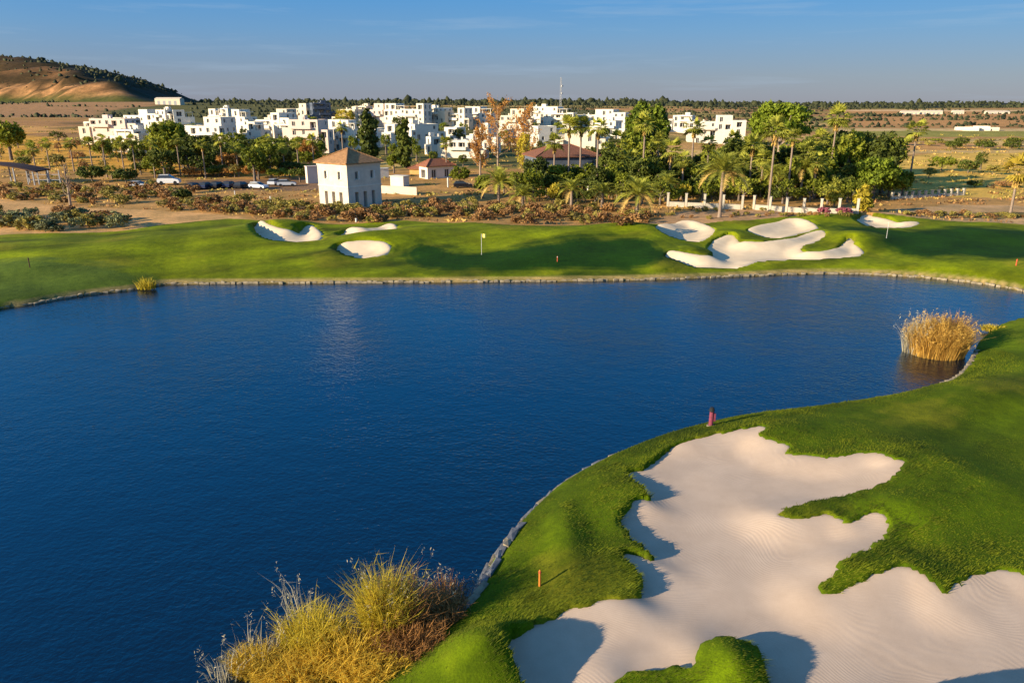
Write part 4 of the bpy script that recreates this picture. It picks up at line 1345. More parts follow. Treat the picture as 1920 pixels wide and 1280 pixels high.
# long low shed and far farm buildings
def shed(xl, xr, yt, Yd, label, hh=5, mat='cream'):
    p = at((xl + xr) / 2, yt, Yd); W = (xr - xl) / px_m(Yd)
    z0 = gz(p.x, Yd) - 1.0
    root = tag(empty('farm_shed', (p.x, Yd, z0), R(-8)), label, 'shed', 'far farm sheds')
    H = max(3, p.z - z0 - 1.5); D = max(6, W * 0.3)
    b = MB(); b.box(-W / 2, W / 2, -D / 2, D / 2, 0, H); b.build('wall', M[mat], root)
    r = MB(); r.quad((-W / 2 - .3, -D / 2 - .3, H + 0.01), (W / 2 + .3, -D / 2 - .3, H + 0.01), (W / 2 + .3, 0, H + 1.6), (-W / 2 - .3, 0, H + 1.6))
    r.quad((W / 2 + .3, D / 2 + .3, H + 0.01), (-W / 2 - .3, D / 2 + .3, H + 0.01), (-W / 2 - .3, 0, H + 1.6), (W / 2 + .3, 0, H + 1.6))
    r.tri((-W / 2, -D / 2, H), (-W / 2, 0, H + 1.5), (-W / 2, D / 2, H)); r.tri((W / 2, -D / 2, H), (W / 2, D / 2, H), (W / 2, 0, H + 1.5))
    r.build('roof', M[mat], root)
    d = MB()
    for k in range(4):
        d.box(-W * .4 + k * W * .22, -W * .4 + k * W * .22 + W * .1, -D / 2 - 0.06, -D / 2 - 0.004, 0, H * 0.7)
    d.build('doors', M['grey_metal'], root)
shed(292, 342, 183, 900, 'long white shed below the hill at far left')
for (a, b_, v, lab) in ((1690, 1722, 208, 'far pale shed, leftmost of the four near the right horizon'), (1728, 1765, 207, 'far pale shed, second from left near the right horizon'), (1786, 1806, 207, 'bright far shed, tallest near the right horizon'), (1850, 1890, 208, 'far pale shed, rightmost near the right horizon')):
    shed(a, b_, v, 1100, lab)

# ---- houses with tiled roofs near the bank
def cottage(xl, xr, yeave, Yd, rot, label, roofmat, mat='white', rh=1.6, seed=1, D=None, dens=0.7):
    p = at((xl + xr) / 2, yeave, Yd); app = (xr - xl) / px_m(Yd); th = R(abs(rot))
    D = D or max(4, app * 0.5)
    W = max(3.5, (app - D * math.sin(th)) / math.cos(th))
    zg = gz(p.x, Yd) - 0.3
    H = p.z - zg
    root = tag(empty('tiled_house', (p.x, Yd, zg), R(rot)), label, 'house')
    mb = MB(); q = random.Random(seed)
    volume(root, mb, -W / 2, W / 2, -D / 2, D / 2, 0, H, q, dens, parapet=False)
    mb.build('wall', M[mat], root)
    hip_roof(root, -W / 2, W / 2, -D / 2, D / 2, H + 0.004, rh, 0.55, roofmat)
    return root
cottage(786, 850, 311, 190, 35, 'white house with red tiled hip roof right of the tower', 'tile_red', seed=3)
cottage(770, 800, 316, 200, -15, 'small ochre fronted house with tiled roof left of the red roofed house', 'tile_red', 'ochre', 1.0, seed=4)
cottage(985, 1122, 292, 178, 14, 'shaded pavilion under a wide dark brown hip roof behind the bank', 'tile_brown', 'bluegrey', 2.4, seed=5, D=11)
def annex(xl, xr, yt, Yd, rot, label, mat='white', seed=1):
    p = at((xl + xr) / 2, yt, Yd); W = (xr - xl) / px_m(Yd) * 0.75
    zg = gz(p.x, Yd) - 0.3
    root = tag(empty('annex', (p.x, Yd, zg), R(rot)), label, 'outbuilding')
    mb = MB(); volume(root, mb, -W / 2, W / 2, -W * .35, W * .35, 0, max(2.2, p.z - zg), random.Random(seed), 0.5)
    mb.build('wall', M[mat], root)
    cp = MB(); cp.box(-W / 2 - .15, W / 2 + .15, -W * .35 - .15, W * .35 + .15, max(2.2, p.z - zg) + 0.004, max(2.2, p.z - zg) + 0.12); cp.build('coping', M[mat], root)
annex(730, 768, 330, 172, -25, 'bright white flat roofed annex between the tower and the red roofed house', seed=8)
annex(706, 730, 316, 190, 25, 'small lilac shaded annex touching the right side of the tower', seed=9)
annex(570, 596, 312, 178, 30, 'grey shaded annex just behind the left side of the tower', 'pink', seed=10)
# cream garden wall right of the tower
def straight_wall(name, label, p, q_, h, t, mat, cat='wall', pillars=0, ph=0.0, coping=True):
    d = (q_ - p); L = math.hypot(d.x, d.y); a = math.atan2(d.y, d.x)
    root = tag(empty(name, p, a), label, cat)
    b = MB()
    n = max(1, pillars - 1)
    for i in range(n):
        z0 = gz(p.x + d.x * (i + .5) / n, p.y + d.y * (i + .5) / n) - p.z
        x0, x1 = L * i / n + (0.26 if pillars else 0), L * (i + 1) / n - (0.26 if pillars else 0)
        w = MB(); w.box(x0, x1, -t / 2, t / 2, z0 - 0.4, z0 + h); w.build('wall_panel', M[mat], root)
        if coping:
            c = MB(); c.box(x0, x1, -t / 2 - .05, t / 2 + .05, z0 + h + 0.003, z0 + h + 0.1); c.build('coping', M[mat], root)
    for i in range(pillars):
        z0 = gz(p.x + d.x * i / n, p.y + d.y * i / n) - p.z
        w = MB(); x0 = L * i / n
        w.box(x0 - .2, x0 + .2, -.2, .2, z0 - 0.4, z0 + ph); w.box(x0 - .25, x0 + .25, -.25, .25, z0 + ph + 0.002, z0 + ph + .12)
        w.build('pillar', M[mat], root)
    return root
straight_wall('garden_wall', 'low cream wall running right from the tower', spot(712, 362), spot(782, 366), 1.5, 0.3, 'cream')
straight_wall('boundary_wall', 'white boundary wall with pillars below the palms, left of the gate', spot(1252, 387), spot(1391, 393), 0.8, 0.3, 'wall_cream', pillars=5, ph=2.4)
straight_wall('boundary_wall', 'white boundary wall with pillars below the palms, right of the gate', spot(1413, 393), spot(1607, 401), 0.8, 0.3, 'wall_cream', pillars=7, ph=2.4)
straight_wall('boundary_wall', 'shaded grey-white pillar fence right of the round green tree', spot(1672, 374), spot(1806, 366), 0.45, 0.25, 'wall_cream', pillars=12, ph=1.3)

# ---- carport and rail at the left edge
def carport():
    p = spot(20, 345)
    root = tag(empty('carport', p), 'dark arched carport with grey posts at the left edge', 'carport')
    W = 19.0
    b = MB(); n = 10
    for i in range(n):
        x0, x1 = -11 + W * i / n, -11 + W * (i + 1) / n
        f = lambda x_: 4.6 - 0.010 * max(0, x_ + 5) ** 2
        for (za, zb, fl) in ((0, 0, 0), (.25, .25, 1)):
            qd = [(x0, -3, f(x0) + za), (x1, -3, f(x1) + za), (x1, 3, f(x1) + za), (x0, 3, f(x0) + za)]
            b.quad(*(qd if fl else qd[::-1]))
        b.quad((x0, -3, f(x0)), (x1, -3, f(x1)), (x1, -3, f(x1) + .25), (x0, -3, f(x0) + .25))
        b.quad((x1, 3, f(x1)), (x0, 3, f(x0)), (x0, 3, f(x0) + .25), (x1, 3, f(x1) + .25))
    b.build('roof', M['dark_wood'], root)
    for i in range(5):
        for yy in (-2.6, 2.6):
            xx = -10 + 4.3 * i
            c = MB(); c.box(xx - .12, xx + .12, yy - .12, yy + .12, -0.3, 4.5 - 0.010 * max(0, xx + 5) ** 2); c.build('post', M['grey_metal'], root)
carport()
def rail():
    p = spot(54, 346); e = spot(114, 346)
    d = e - p; L = math.hypot(d.x, d.y)
    root = tag(empty('rail_fence', p, math.atan2(d.y, d.x)), 'grey post and rail fence beside the carport', 'fence')
    for i in range(4):
        b = MB(); x0 = L * i / 3; b.box(x0 - .1, x0 + .1, -.1, .1, -.3, 3.2); b.build('post', M['grey_metal'], root)
    for z_ in (1.0, 2.2):
        b = MB(); b.box(.1, L - .1, -.05, .05, z_, z_ + .12); b.build('rail', M['grey_metal'], root)
rail()

# ------------------------------------------------------------------ cars
def car_meshes(paint):
    b = MB()
    prof = [(-2.05, .35), (-2.08, .75), (-1.95, .98), (-1.2, 1.02), (0.95, .98), (1.85, .82), (2.08, .62), (2.05, .33)]
    w = .86
    n = len(prof)
    for s in (-1, 1):
        k = len(b.V)
        b.V += [(x_, s * w, z_) for x_, z_ in prof]
        b.F.append(tuple(k + i for i in (range(n) if s < 0 else reversed(range(n))))); b.M.append(0)
    for i in range(n):
        j = (i + 1) % n
        b.quad((prof[i][0], -w, prof[i][1]), (prof[i][0], w, prof[i][1]), (prof[j][0], w, prof[j][1]), (prof[j][0], -w, prof[j][1]))
    rf = [(-1.75, 1.47), (0.2, 1.47)]
    b.box(-1.6, 0.15, -.66, .66, 1.42, 1.48)
    body = mesh('body', b.V, b.F, paint)
    g_ = MB()
    lo = [(-1.93, -.80, 1.0), (1.0, -.80, 1.0), (1.0, .80, 1.0), (-1.93, .80, 1.0)]
    hi = [(-1.62, -.66, 1.42), (0.2, -.66, 1.42), (0.2, .66, 1.42), (-1.62, .66, 1.42)]
    for i in range(4):
        j = (i + 1) % 4
        g_.quad(lo[i], lo[j], hi[j], hi[i])
    glass = mesh('cabin_glass', g_.V, g_.F, M['glass'])
    return body, glass
wb = MB(); wb.tube([(0, -.1, 0), (0, .1, 0)], .32, 12); wb.F.append(tuple(range(11, -1, -1))); wb.M.append(0)
WHEEL = mesh('wheel', wb.V, wb.F, M['black'])
hb = MB(); hb.box(-.03, .03, -.16, .16, -.07, .07)
LIGHT = mesh('headlight', hb.V, hb.F, M['white_paint'])
CARM = {k: car_meshes(M[k]) for k in ('car_white', 'car_silver', 'car_black', 'car_blue')}
def car(u, v, rz, paint, label, scl=(1, 1, 1)):
    p = spot(u, v)
    root = tag(empty('parked_car', p, R(rz)), label, 'car', 'cars parked behind the shrub belt')
    root.scale = scl
    body, glass = CARM[paint]
    obj('body', body, root); obj('cabin_glass', glass, root)
    for sx in (-1.3, 1.3):
        for sy in (-.8, .8):
            obj('wheel', WHEEL, root, loc=(sx, sy, .32))
    for sy in (-.6, .6):
        obj('headlight', LIGHT, root, loc=(2.06, sy, .68))
car(485, 354, -20, 'car_white', 'white hatchback parked nearest the tower')
car(538, 349, 10, 'car_silver', 'silver estate car parked right of the white hatchback')
car(516, 347, 80, 'car_silver', 'small silver car between the white hatchback and the silver estate')
car(455, 353, 75, 'car_black', 'dark car parked left of the white hatchback')
car(432, 352, 82, 'car_blue', 'dark blue car, second to the left of the white hatchback')
car(410, 353, 78, 'car_black', 'black car in the middle of the dark parked row')
car(388, 354, 80, 'car_blue', 'dark blue car, second from left end of the parked row')
car(366, 355, 76, 'car_black', 'black car at the left end of the parked row')
car(318, 347, 8, 'car_white', 'tall white van standing alone under the left palms', (1.15, 1.1, 1.6))
car(262, 352, 0, 'car_silver', 'pale car half hidden by shrubs left of the white van')
car(868, 352, 10, 'car_black', 'dark car parked by the white posts right of the red roofed house')

# ------------------------------------------------------------------ trees
def tr(kind, xl, xr, ytop, Yd, seed, label, leaf='leaf', n=1500, group=None, cat='tree', name='tree'):
    p = at((xl + xr) / 2, ytop, Yd)
    z0 = gz(p.x, Yd)
    H = max(1.2, p.z - z0); W = (xr - xl) / px_m(Yd)
    return make_tree(name, (p.x, Yd, z0), H, W, kind, seed, label, cat, group, leaf, n)
tr('umbrella', 1412, 1532, 181, 185, 1, 'tallest umbrella pine with a broad domed crown behind the palms', 'pine', 3600, None, 'tree', 'pine_tree')
tr('round', 1172, 1262, 184, 190, 2, 'tall rounded pine rising left of the white stepped villa', 'pine', 3200, None, 'tree', 'pine_tree')
tr('ball', 1602, 1694, 285, 150, 3, 'round clipped bright green tree at the right end of the white wall', 'pine', 3000, None, 'tree', 'round_tree')
tr('ball', 1680, 1718, 312, 152, 4, 'smaller green bush tree leaning on the right of the round clipped tree', 'pine', 1000, None, 'tree', 'round_tree')
tr('round', 264, 348, 219, 215, 5, 'broad green tree with pale leaning trunk in front of the left village', 'leaf', 2600, None, 'tree', 'broad_tree')
tr('round', 326, 392, 248, 210, 6, 'dark tree just right of the broad green tree at left', 'leaf_dark', 1800, None, 'tree', 'broad_tree')
tr('round', -30, 42, 220, 240, 7, 'dark green tree cut by the left edge of the picture', 'leaf', 1800, None, 'tree', 'broad_tree')
tr('ball', 138, 196, 306, 180, 8, 'dark rounded tree behind the rail fence', 'leaf_dark', 1400, None, 'tree', 'round_tree')
tr('ball', 206, 258, 312, 178, 9, 'dark rounded tree, second to the right of the rail fence', 'leaf_dark', 1400, None, 'tree', 'round_tree')
tr('ball', 318, 362, 352, 148, 10, 'dark bushy tree at the shrub belt below the white van', 'leaf_dark', 1100, None, 'tree', 'round_tree')
tr('column', 671, 706, 206, 240, 11, 'broad dark cypress, the left of the two behind the tower', 'cypress', 2200, None, 'tree', 'cypress_tree')
tr('column', 741, 771, 221, 215, 12, 'slim dark cypress, the right of the two behind the tower', 'cypress', 2200, None, 'tree', 'cypress_tree')
tr('poplar', 900, 965, 178, 200, 13, 'tallest nearly bare poplar with rusty twigs above the village skyline', 'autumn', 3000, None, 'tree', 'poplar_tree')
tr('poplar', 955, 1010, 194, 195, 14, 'nearly bare poplar with yellow-brown leaves, right of the tallest one', 'autumn', 3000, None, 'tree', 'poplar_tree')
tr('poplar', 876, 922, 236, 190, 15, 'short rusty poplar left of the tallest one', 'autumn', 2400, None, 'tree', 'poplar_tree')
tr('poplar', 965, 1000, 250, 185, 16, 'short golden poplar at the foot of the two tall ones', 'autumn_yellow', 2200, None, 'tree', 'poplar_tree')
tr('ball', 622, 670, 200, 385, 17, 'ochre autumn tree on the skyline behind the tower roof', 'autumn_yellow', 900, None, 'tree', 'autumn_tree')
tr('round', 722, 752, 284, 200, 19, 'olive tree between the tower roof and the right cypress', 'leaf', 900, None, 'tree', 'broad_tree')
tr('round', 838, 884, 310, 172, 20, 'small green tree right of the red roofed house', 'leaf', 1100, None, 'tree', 'broad_tree')
tr('poplar', 100, 134, 300, 140, 21, 'thin dark bare trunk standing in the tan earth at left', 'shrub_brown', 60, None, 'tree', 'bare_tree')
# belt of trees in front of the left village
k = 0
for (u, v, w, Yd, lf) in [(400, 272, 40, 230, 'leaf_dark'), (432, 268, 46, 235, 'leaf'), (470, 262, 50, 245, 'leaf_dark'), (506, 258, 50, 240, 'leaf'), (545, 272, 44, 225, 'leaf_dark'), (575, 285, 46, 215, 'leaf'),
                          (415, 296, 44, 205, 'leaf'), (455, 300, 48, 200, 'leaf_dark'), (500, 292, 50, 200, 'leaf_dark'), (540, 305, 40, 190, 'leaf_dark'), (560, 318, 36, 180, 'leaf_dark'), (385, 300, 40, 200, 'autumn'), (476, 312, 40, 188, 'autumn'), (520, 318, 36, 184, 'leaf'), (188, 268, 30, 235, 'leaf'), (228, 262, 34, 245, 'leaf_dark'), (262, 262, 34, 235, 'leaf'), (300, 276, 40, 222, 'leaf_dark'), (338, 286, 40, 215, 'leaf_dark'), (366, 268, 38, 232, 'leaf'), (395, 256, 34, 250, 'leaf_dark'), (438, 250, 36, 262, 'leaf'), (520, 276, 44, 222, 'leaf'), (488, 276, 44, 218, 'leaf_dark'), (560, 258, 34, 245, 'leaf'), (590, 268, 36, 235, 'leaf'), (432, 316, 36, 192, 'autumn'), (400, 318, 36, 192, 'leaf'), (362, 318, 34, 190, 'autumn')]:
    w *= 1.4; v -= 5
    tr('round', u - w / 2, u + w / 2, v, Yd, 40 + k, 'leafy tree in the mixed belt between the car park and the white village', lf, 900, 'tree belt behind the car park', 'tree', 'belt_tree')
    k += 1
# garden trees scattered among the white blocks
spots_v = [(205, 258, 262), (285, 232, 330), (360, 232, 330), (402, 246, 290), (455, 240, 300), (482, 228, 340), (530, 250, 255), (548, 228, 330), (600, 244, 262), (640, 216, 360), (662, 248, 255), (700, 222, 340), (722, 246, 262), (745, 214, 350), (785, 228, 330), (815, 232, 310), (832, 224, 340), (860, 240, 290), (905, 232, 300), (945, 240, 290), (975, 232, 320), (1005, 226, 340), (1050, 228, 330), (1095, 232, 320), (1135, 236, 300), (838, 255, 262), (770, 252, 255), (700, 262, 240), (590, 262, 240), (1150, 225, 330), (676, 270, 225), (780, 268, 235), (812, 282, 225), (868, 288, 215), (900, 285, 215), (1015, 262, 245), (1060, 268, 235), (1105, 270, 230), (1140, 262, 235), (735, 262, 235), (520, 236, 300), (575, 214, 345), (870, 228, 335), (925, 222, 340)]
for i, (u, v, Yd) in enumerate(spots_v):
    w = rnd.uniform(18, 36)
    tr('round', u - w / 2, u + w / 2, v + rnd.uniform(-3, 4), Yd, 90 + i, 'small garden tree among the white village blocks', rnd.choice(('leaf', 'leaf_dark', 'leaf')), 380, 'garden trees in the village', 'tree', 'garden_tree')
# dark understorey behind the wall and palms
for i in range(58):
    u = 1120 + i * 9.7 + rnd.uniform(-8, 8)
    v = rnd.uniform(268, 320) if (u < 1180 or 1275 < u < 1375) else rnd.uniform(232, 312)
    Yd = rnd.uniform(158, 205)
    w = rnd.uniform(52, 84)
    tr('round', u - w / 2, u + w / 2, v, Yd, 140 + i, 'dark leafy tree in the thick grove behind the white wall', rnd.choice(('leaf_dark', 'leaf_dark', 'leaf')), 800, 'dark grove behind the white wall', 'tree', 'grove_tree')
for i in range(46):
    u = 985 + i * 14.2 + rnd.uniform(-7, 7)
    if 1640 < u: break
    Yd = rnd.uniform(141, 156)
    w = rnd.uniform(28, 48)
    v = 385 - rnd.uniform(30, 62)
    tr('ball', u - w / 2, u + w / 2, v, Yd, 200 + i, 'sunlit garden bush between the palms and the white wall', rnd.choice(('leaf', 'palm', 'leaf_dark', 'leaf')), 420, 'garden bushes under the palms', 'bush', 'garden_bush')
for i, (u, v, w) in enumerate([(1000, 312, 44), (1030, 322, 40), (1060, 318, 44), (1095, 322, 40), (1125, 308, 50), (1150, 296, 56), (970, 318, 40), (945, 330, 36), (1168, 318, 40), (905, 325, 40)]):
    tr('round', u - w / 2, u + w / 2, v, 148 + 3 * (i % 4), 260 + i, '', ('leaf', 'leaf_dark', 'leaf')[i % 3], 800, 'dark grove behind the white wall', 'tree', 'grove_tree')
for i in range(40):
    u = 1010 + i * 17.3 + rnd.uniform(-8, 8)
    w = rnd.uniform(54, 84)
    tr('round', u - w / 2, u + w / 2, rnd.uniform(284, 334), rnd.uniform(149, 172), 700 + i, '', rnd.choice(('leaf_dark', 'leaf_dark', 'leaf_dark', 'leaf')), 900, 'dark grove behind the white wall', 'tree', 'grove_tree')
for i in range(26):
    u = 255 + i * 13.4 + rnd.uniform(-8, 8)
    w = rnd.uniform(36, 60)
    tr('round', u - w / 2, u + w / 2, rnd.uniform(256, 318), rnd.uniform(180, 245), 760 + i, '', rnd.choice(('leaf_dark', 'leaf_dark', 'leaf', 'leaf', 'leaf_dark', 'autumn')), 700, 'tree belt behind the car park', 'tree', 'belt_tree')
for i in range(46):
    u = 190 + i * 20.5 + rnd.uniform(-9, 9)
    w = rnd.uniform(18, 34); v = rnd.uniform(214, 272)
    tr('round', u - w / 2, u + w / 2, v, 430 - (v - 205) * 2.7, 800 + i, '', rnd.choice(('leaf_dark', 'leaf_dark', 'leaf')), 380, 'garden trees in the village', 'tree', 'garden_tree')
tr('column', 1608, 1640, 348, 128, 300, 'bright yellow columnar shrub at the right end of the white wall', 'autumn_yellow', 1100, None, 'shrub', 'yellow_shrub')
tr('ball', 1548, 1588, 354, 138, 301, 'yellow-gold bush behind the right part of the white wall', 'autumn_yellow', 900, None, 'shrub', 'yellow_shrub')
tr('ball', 1272, 1300, 340, 145, 302, 'yellow-green bush behind the left part of the white wall', 'autumn_yellow', 700, None, 'shrub', 'yellow_shrub')
tr('ball', 1024, 1056, 338, 142, 303, 'yellow-green bush in front of the brown roofed pavilion', 'autumn_yellow', 800, None, 'shrub', 'yellow_shrub')
tr('ball', 1530, 1560, 394, 123, 304, 'maroon flowering shrub before the white wall, the left of two', 'shrub_red', 700, None, 'shrub', 'maroon_shrub')
tr('ball', 1566, 1600, 394, 123, 305, 'maroon flowering shrub before the white wall, the right of two', 'shrub_red', 700, None, 'shrub', 'maroon_shrub')
# trees and bushes in the right fields
for i, (u, v, w, Yd, lf) in enumerate([(1770, 290, 60, 210, 'leaf'), (1820, 296, 50, 205, 'leaf_dark'), (1845, 280, 26, 215, 'leaf_dark'), (1790, 262, 40, 300, 'leaf_dark'), (1850, 262, 44, 300, 'leaf_dark'), (1900, 264, 36, 300, 'leaf_dark'), (1700, 256, 40, 330, 'leaf'), (1620, 258, 40, 320, 'leaf'), (1600, 282, 44, 240, 'leaf_dark'), (1745, 312, 30, 190, 'shrub_olive'), (1830, 336, 34, 170, 'leaf_dark'), (1885, 338, 44, 170, 'shrub_brown'), (1865, 306, 30, 200, 'shrub_olive'), (1580, 268, 36, 280, 'leaf_dark'), (1420, 240, 40, 260, 'leaf_dark'), (1395, 246, 40, 250, 'leaf')] + [(1600 + 330 * rnd.random(), 254 + 14 * rnd.random(), 18 + 16 * rnd.random(), 310 + 60 * rnd.random(), rnd.choice(('leaf_dark', 'leaf', 'shrub_olive'))) for _ in range(22)]):
    tr('ball', u - w / 2, u + w / 2, v, Yd, 330 + i, 'scattered field bush on the dry slope at right', lf, 600, 'field bushes at right', 'bush', 'field_bush')
for i in range(60):
    u = rnd.uniform(-20, 440); v = rnd.uniform(246, 316); Yd = 325 - (v - 246) * 2.0
    w = rnd.uniform(16, 40)
    tr('ball', u - w / 2, u + w / 2, v - 10, Yd, 460 + i, 'scattered bush on the ochre slope at left', rnd.choice(('leaf', 'shrub_olive', 'leaf_dark', 'shrub_brown')), 300, 'bushes on the left slope', 'bush', 'slope_bush')

# ------------------------------------------------------------------ palms, one by one
fan_palm(1210, 232, 165, 'tall fan palm in front of the tall rounded pine', 1.25)
fan_palm(1302, 238, 168, 'tall fan palm in front of the white stepped villa', 1.2)
fan_palm(1455, 245, 140, 'tallest fan palm, pale trunk reaching down to the wall right of the gate', 1.35)
fan_palm(1412, 272, 155, 'fan palm just left of the tallest pale trunked one', 1.15)
fan_palm(1570, 222, 158, 'tall leaning fan palm right of the umbrella pine', 1.35, lean=0.3)
fan_palm(1488, 258, 148, 'slim pale trunked fan palm right of the tallest one', 0.9)
fan_palm(1068, 236, 160, 'left one of the twin tall palms before the brown roofed pavilion', 1.15)
fan_palm(1090, 236, 162, 'right one of the twin tall palms before the brown roofed pavilion', 1.15)
fan_palm(1122, 240, 152, 'tall palm standing right of the twin palms', 1.1)
fan_palm(1258, 282, 158, 'medium fan palm between the rounded pine and the white stepped villa', 1.25)
fan_palm(1720, 245, 172, 'lone slim palm right of the round clipped tree', 1.2)
fan_palm(1910, 322, 128, 'golden palm cut by the right edge of the picture', 1.4, True)
fan_palm(640, 238, 232, 'lone palm rising behind the tower roof', 1.0)
fan_palm(1532, 302, 150, 'low fan palm under the leaning one', 1.2)
fan_palm(1395, 305, 160, 'half hidden fan palm behind the big feathery date palm', 1.0)
for (u, v, Yd, lab) in [(1160, 262, 165, 'fan palm between the palm right of the twins and the rounded pine'), (1236, 262, 172, 'fan palm just right of the rounded pine'), (1282, 300, 150, 'low fan palm left of the white stepped villa'), (1330, 268, 172, 'fan palm just right of the palm before the white stepped villa'), (1376, 262, 175, 'fan palm right of the white stepped villa'),
                        (1432, 296, 152, 'low fan palm left of the tallest palm trunk'), (1540, 262, 165, 'fan palm between the umbrella pine and the leaning palm'), (1596, 268, 168, 'fan palm right of the leaning palm'), (1622, 290, 165, 'fan palm behind the round clipped tree'), (1180, 300, 155, 'low fan palm in front of the rounded pine'), (1515, 285, 158, 'fan palm below the right side of the umbrella pine'), (1040, 268, 168, 'fan palm left of the twin palms')]:
    fan_palm(u, v, Yd, lab, rnd.uniform(0.95, 1.25))
for (u, v, Yd, lab) in [(190, 262, 188, 'slim palm with a tall dark trunk, leftmost of the row by the dry slope'), (225, 268, 196, 'slim palm, second of the row by the dry slope'), (246, 262, 190, 'slim palm, third of the row by the dry slope'),
                        (130, 268, 205, 'slim palm left of the row by the dry slope'), (166, 268, 200, 'short crowned palm inside the left palm row'), (478, 285, 188, 'palm in the tree belt above the white hatchback'), (530, 278, 190, 'palm in the tree belt above the silver estate car'), (442, 278, 192, 'palm in the tree belt above the dark parked row'), (85, 268, 210, 'leftmost small palm above the carport rail'), (282, 268, 186, 'slim palm before the left side of the broad green tree'), (330, 262, 192, 'slim palm before the right side of the broad green tree'), (378, 270, 188, 'slim palm below the house with dark windows'), (412, 262, 194, 'slim palm right of the house with dark windows'), (500, 262, 200, 'slim palm below the tall bright white block'), (556, 268, 196, 'slim palm just left of the annex behind the tower'), (585, 262, 205, 'slim palm touching the left edge of the tower roof'), (836, 268, 190, 'slim palm above the red roofed house'), (60, 280, 190, 'slim palm right above the carport roof')]:
    fan_palm(u, v, Yd, lab, 0.85, group='slim palms at left', r=0.18)
date_palm(1356, 322, 124, 'big feathery date palm standing alone before the white wall', 1.25, nf=40)
date_palm(935, 345, 142, 'wide feathery date palm left of the yellow-green bush', 1.15, nf=34)
date_palm(980, 368, 138, 'low feathery date palm beside the wide one', 0.85)
date_palm(1196, 366, 126, 'feathery date palm left of the white boundary wall, near the grass', 1.15, nf=34)
date_palm(1072, 358, 134, 'small feathery date palm below the twin tall palms', 0.85)
date_palm(1130, 362, 138, 'small feathery date palm below the palm right of the twins', 0.8)
date_palm(1506, 318, 150, 'feathery date palm behind the wall, below the slim pale palm', 1.1)
date_palm(1446, 330, 146, 'feathery date palm tucked behind the tallest palm trunk', 0.9)
date_palm(1250, 345, 145, 'small feathery date palm at the left end of the white wall', 0.8)

# ------------------------------------------------------------------ shrubs
def shrub_mesh(seed, mat, n=420):
    r_ = np.random.default_rng(seed)
    bl = lumpy(seed, 0.5, 0.5, 0.46, 0.36, 12, 0.36)
    return blob_crown('shrub', mat, bl, n, 0.062, seed, 0.3)
SH = {k: [shrub_mesh(10 * i + s, M[k]) for s in range(3)] for i, k in enumerate(('shrub_brown', 'shrub_olive', 'shrub_grey'))}
BELT = [(-40, 346, 372), (120, 352, 382), (200, 350, 386), (350, 352, 396), (420, 378, 402), (600, 392, 416), (700, 394, 418), (800, 384, 406), (900, 388, 416), (1000, 388, 423), (1150, 390, 423), (1215, 396, 420)]
def belt(n, tab, label, group, kinds, smin, smax, name='shrub'):
    xs_ = [b[0] for b in tab]
    made = []
    for i in range(n):
        u = xs_[0] + (xs_[-1] - xs_[0]) * (i + rnd.random()) / n
        v = np.interp(u, xs_, [b[1] for b in tab]) * (1 - (f := rnd.random())) + np.interp(u, xs_, [b[2] for b in tab]) * f
        p = spot(u, v)
        w = rnd.uniform(smin, smax)
        o = obj(name, rnd.choice(SH[rnd.choice(kinds)]), None, loc=(p.x, p.y, p.z - 0.05), rot=(0, 0, rnd.uniform(0, 6.28)), scl=(w, w, w * rnd.uniform(0.55, 0.85)))
        tag(o, label, 'shrub', group)
belt(270, BELT, 'low brown and olive shrub in the planted belt behind the far grass', 'shrub belt behind the far grass', ('shrub_brown', 'shrub_brown', 'shrub_olive', 'shrub_olive'), 1.9, 3.6)
belt(46, [(-40, 400, 432), (100, 404, 436), (235, 406, 434)], 'grey-green shrub in the dense clump at the left edge of the far grass', 'shrub clump at the left edge', ('shrub_grey', 'shrub_olive', 'shrub_grey', 'shrub_brown'), 2.6, 4.2, 'clump_shrub')
belt(34, [(1245, 392, 408), (1330, 394, 412), (1405, 396, 408), (1600, 400, 407)], 'low olive shrub on the tan bank below the boundary wall', 'shrubs on the tan bank', ('shrub_olive', 'shrub_brown'), 0.9, 1.6, 'bank_shrub')
belt(30, [(1690, 400, 408), (1800, 402, 410), (1930, 406, 414)], 'low brown shrub on the tan bank at the far right', 'shrubs on the right bank', ('shrub_olive', 'shrub_brown'), 0.9, 1.7, 'right_bank_shrub')

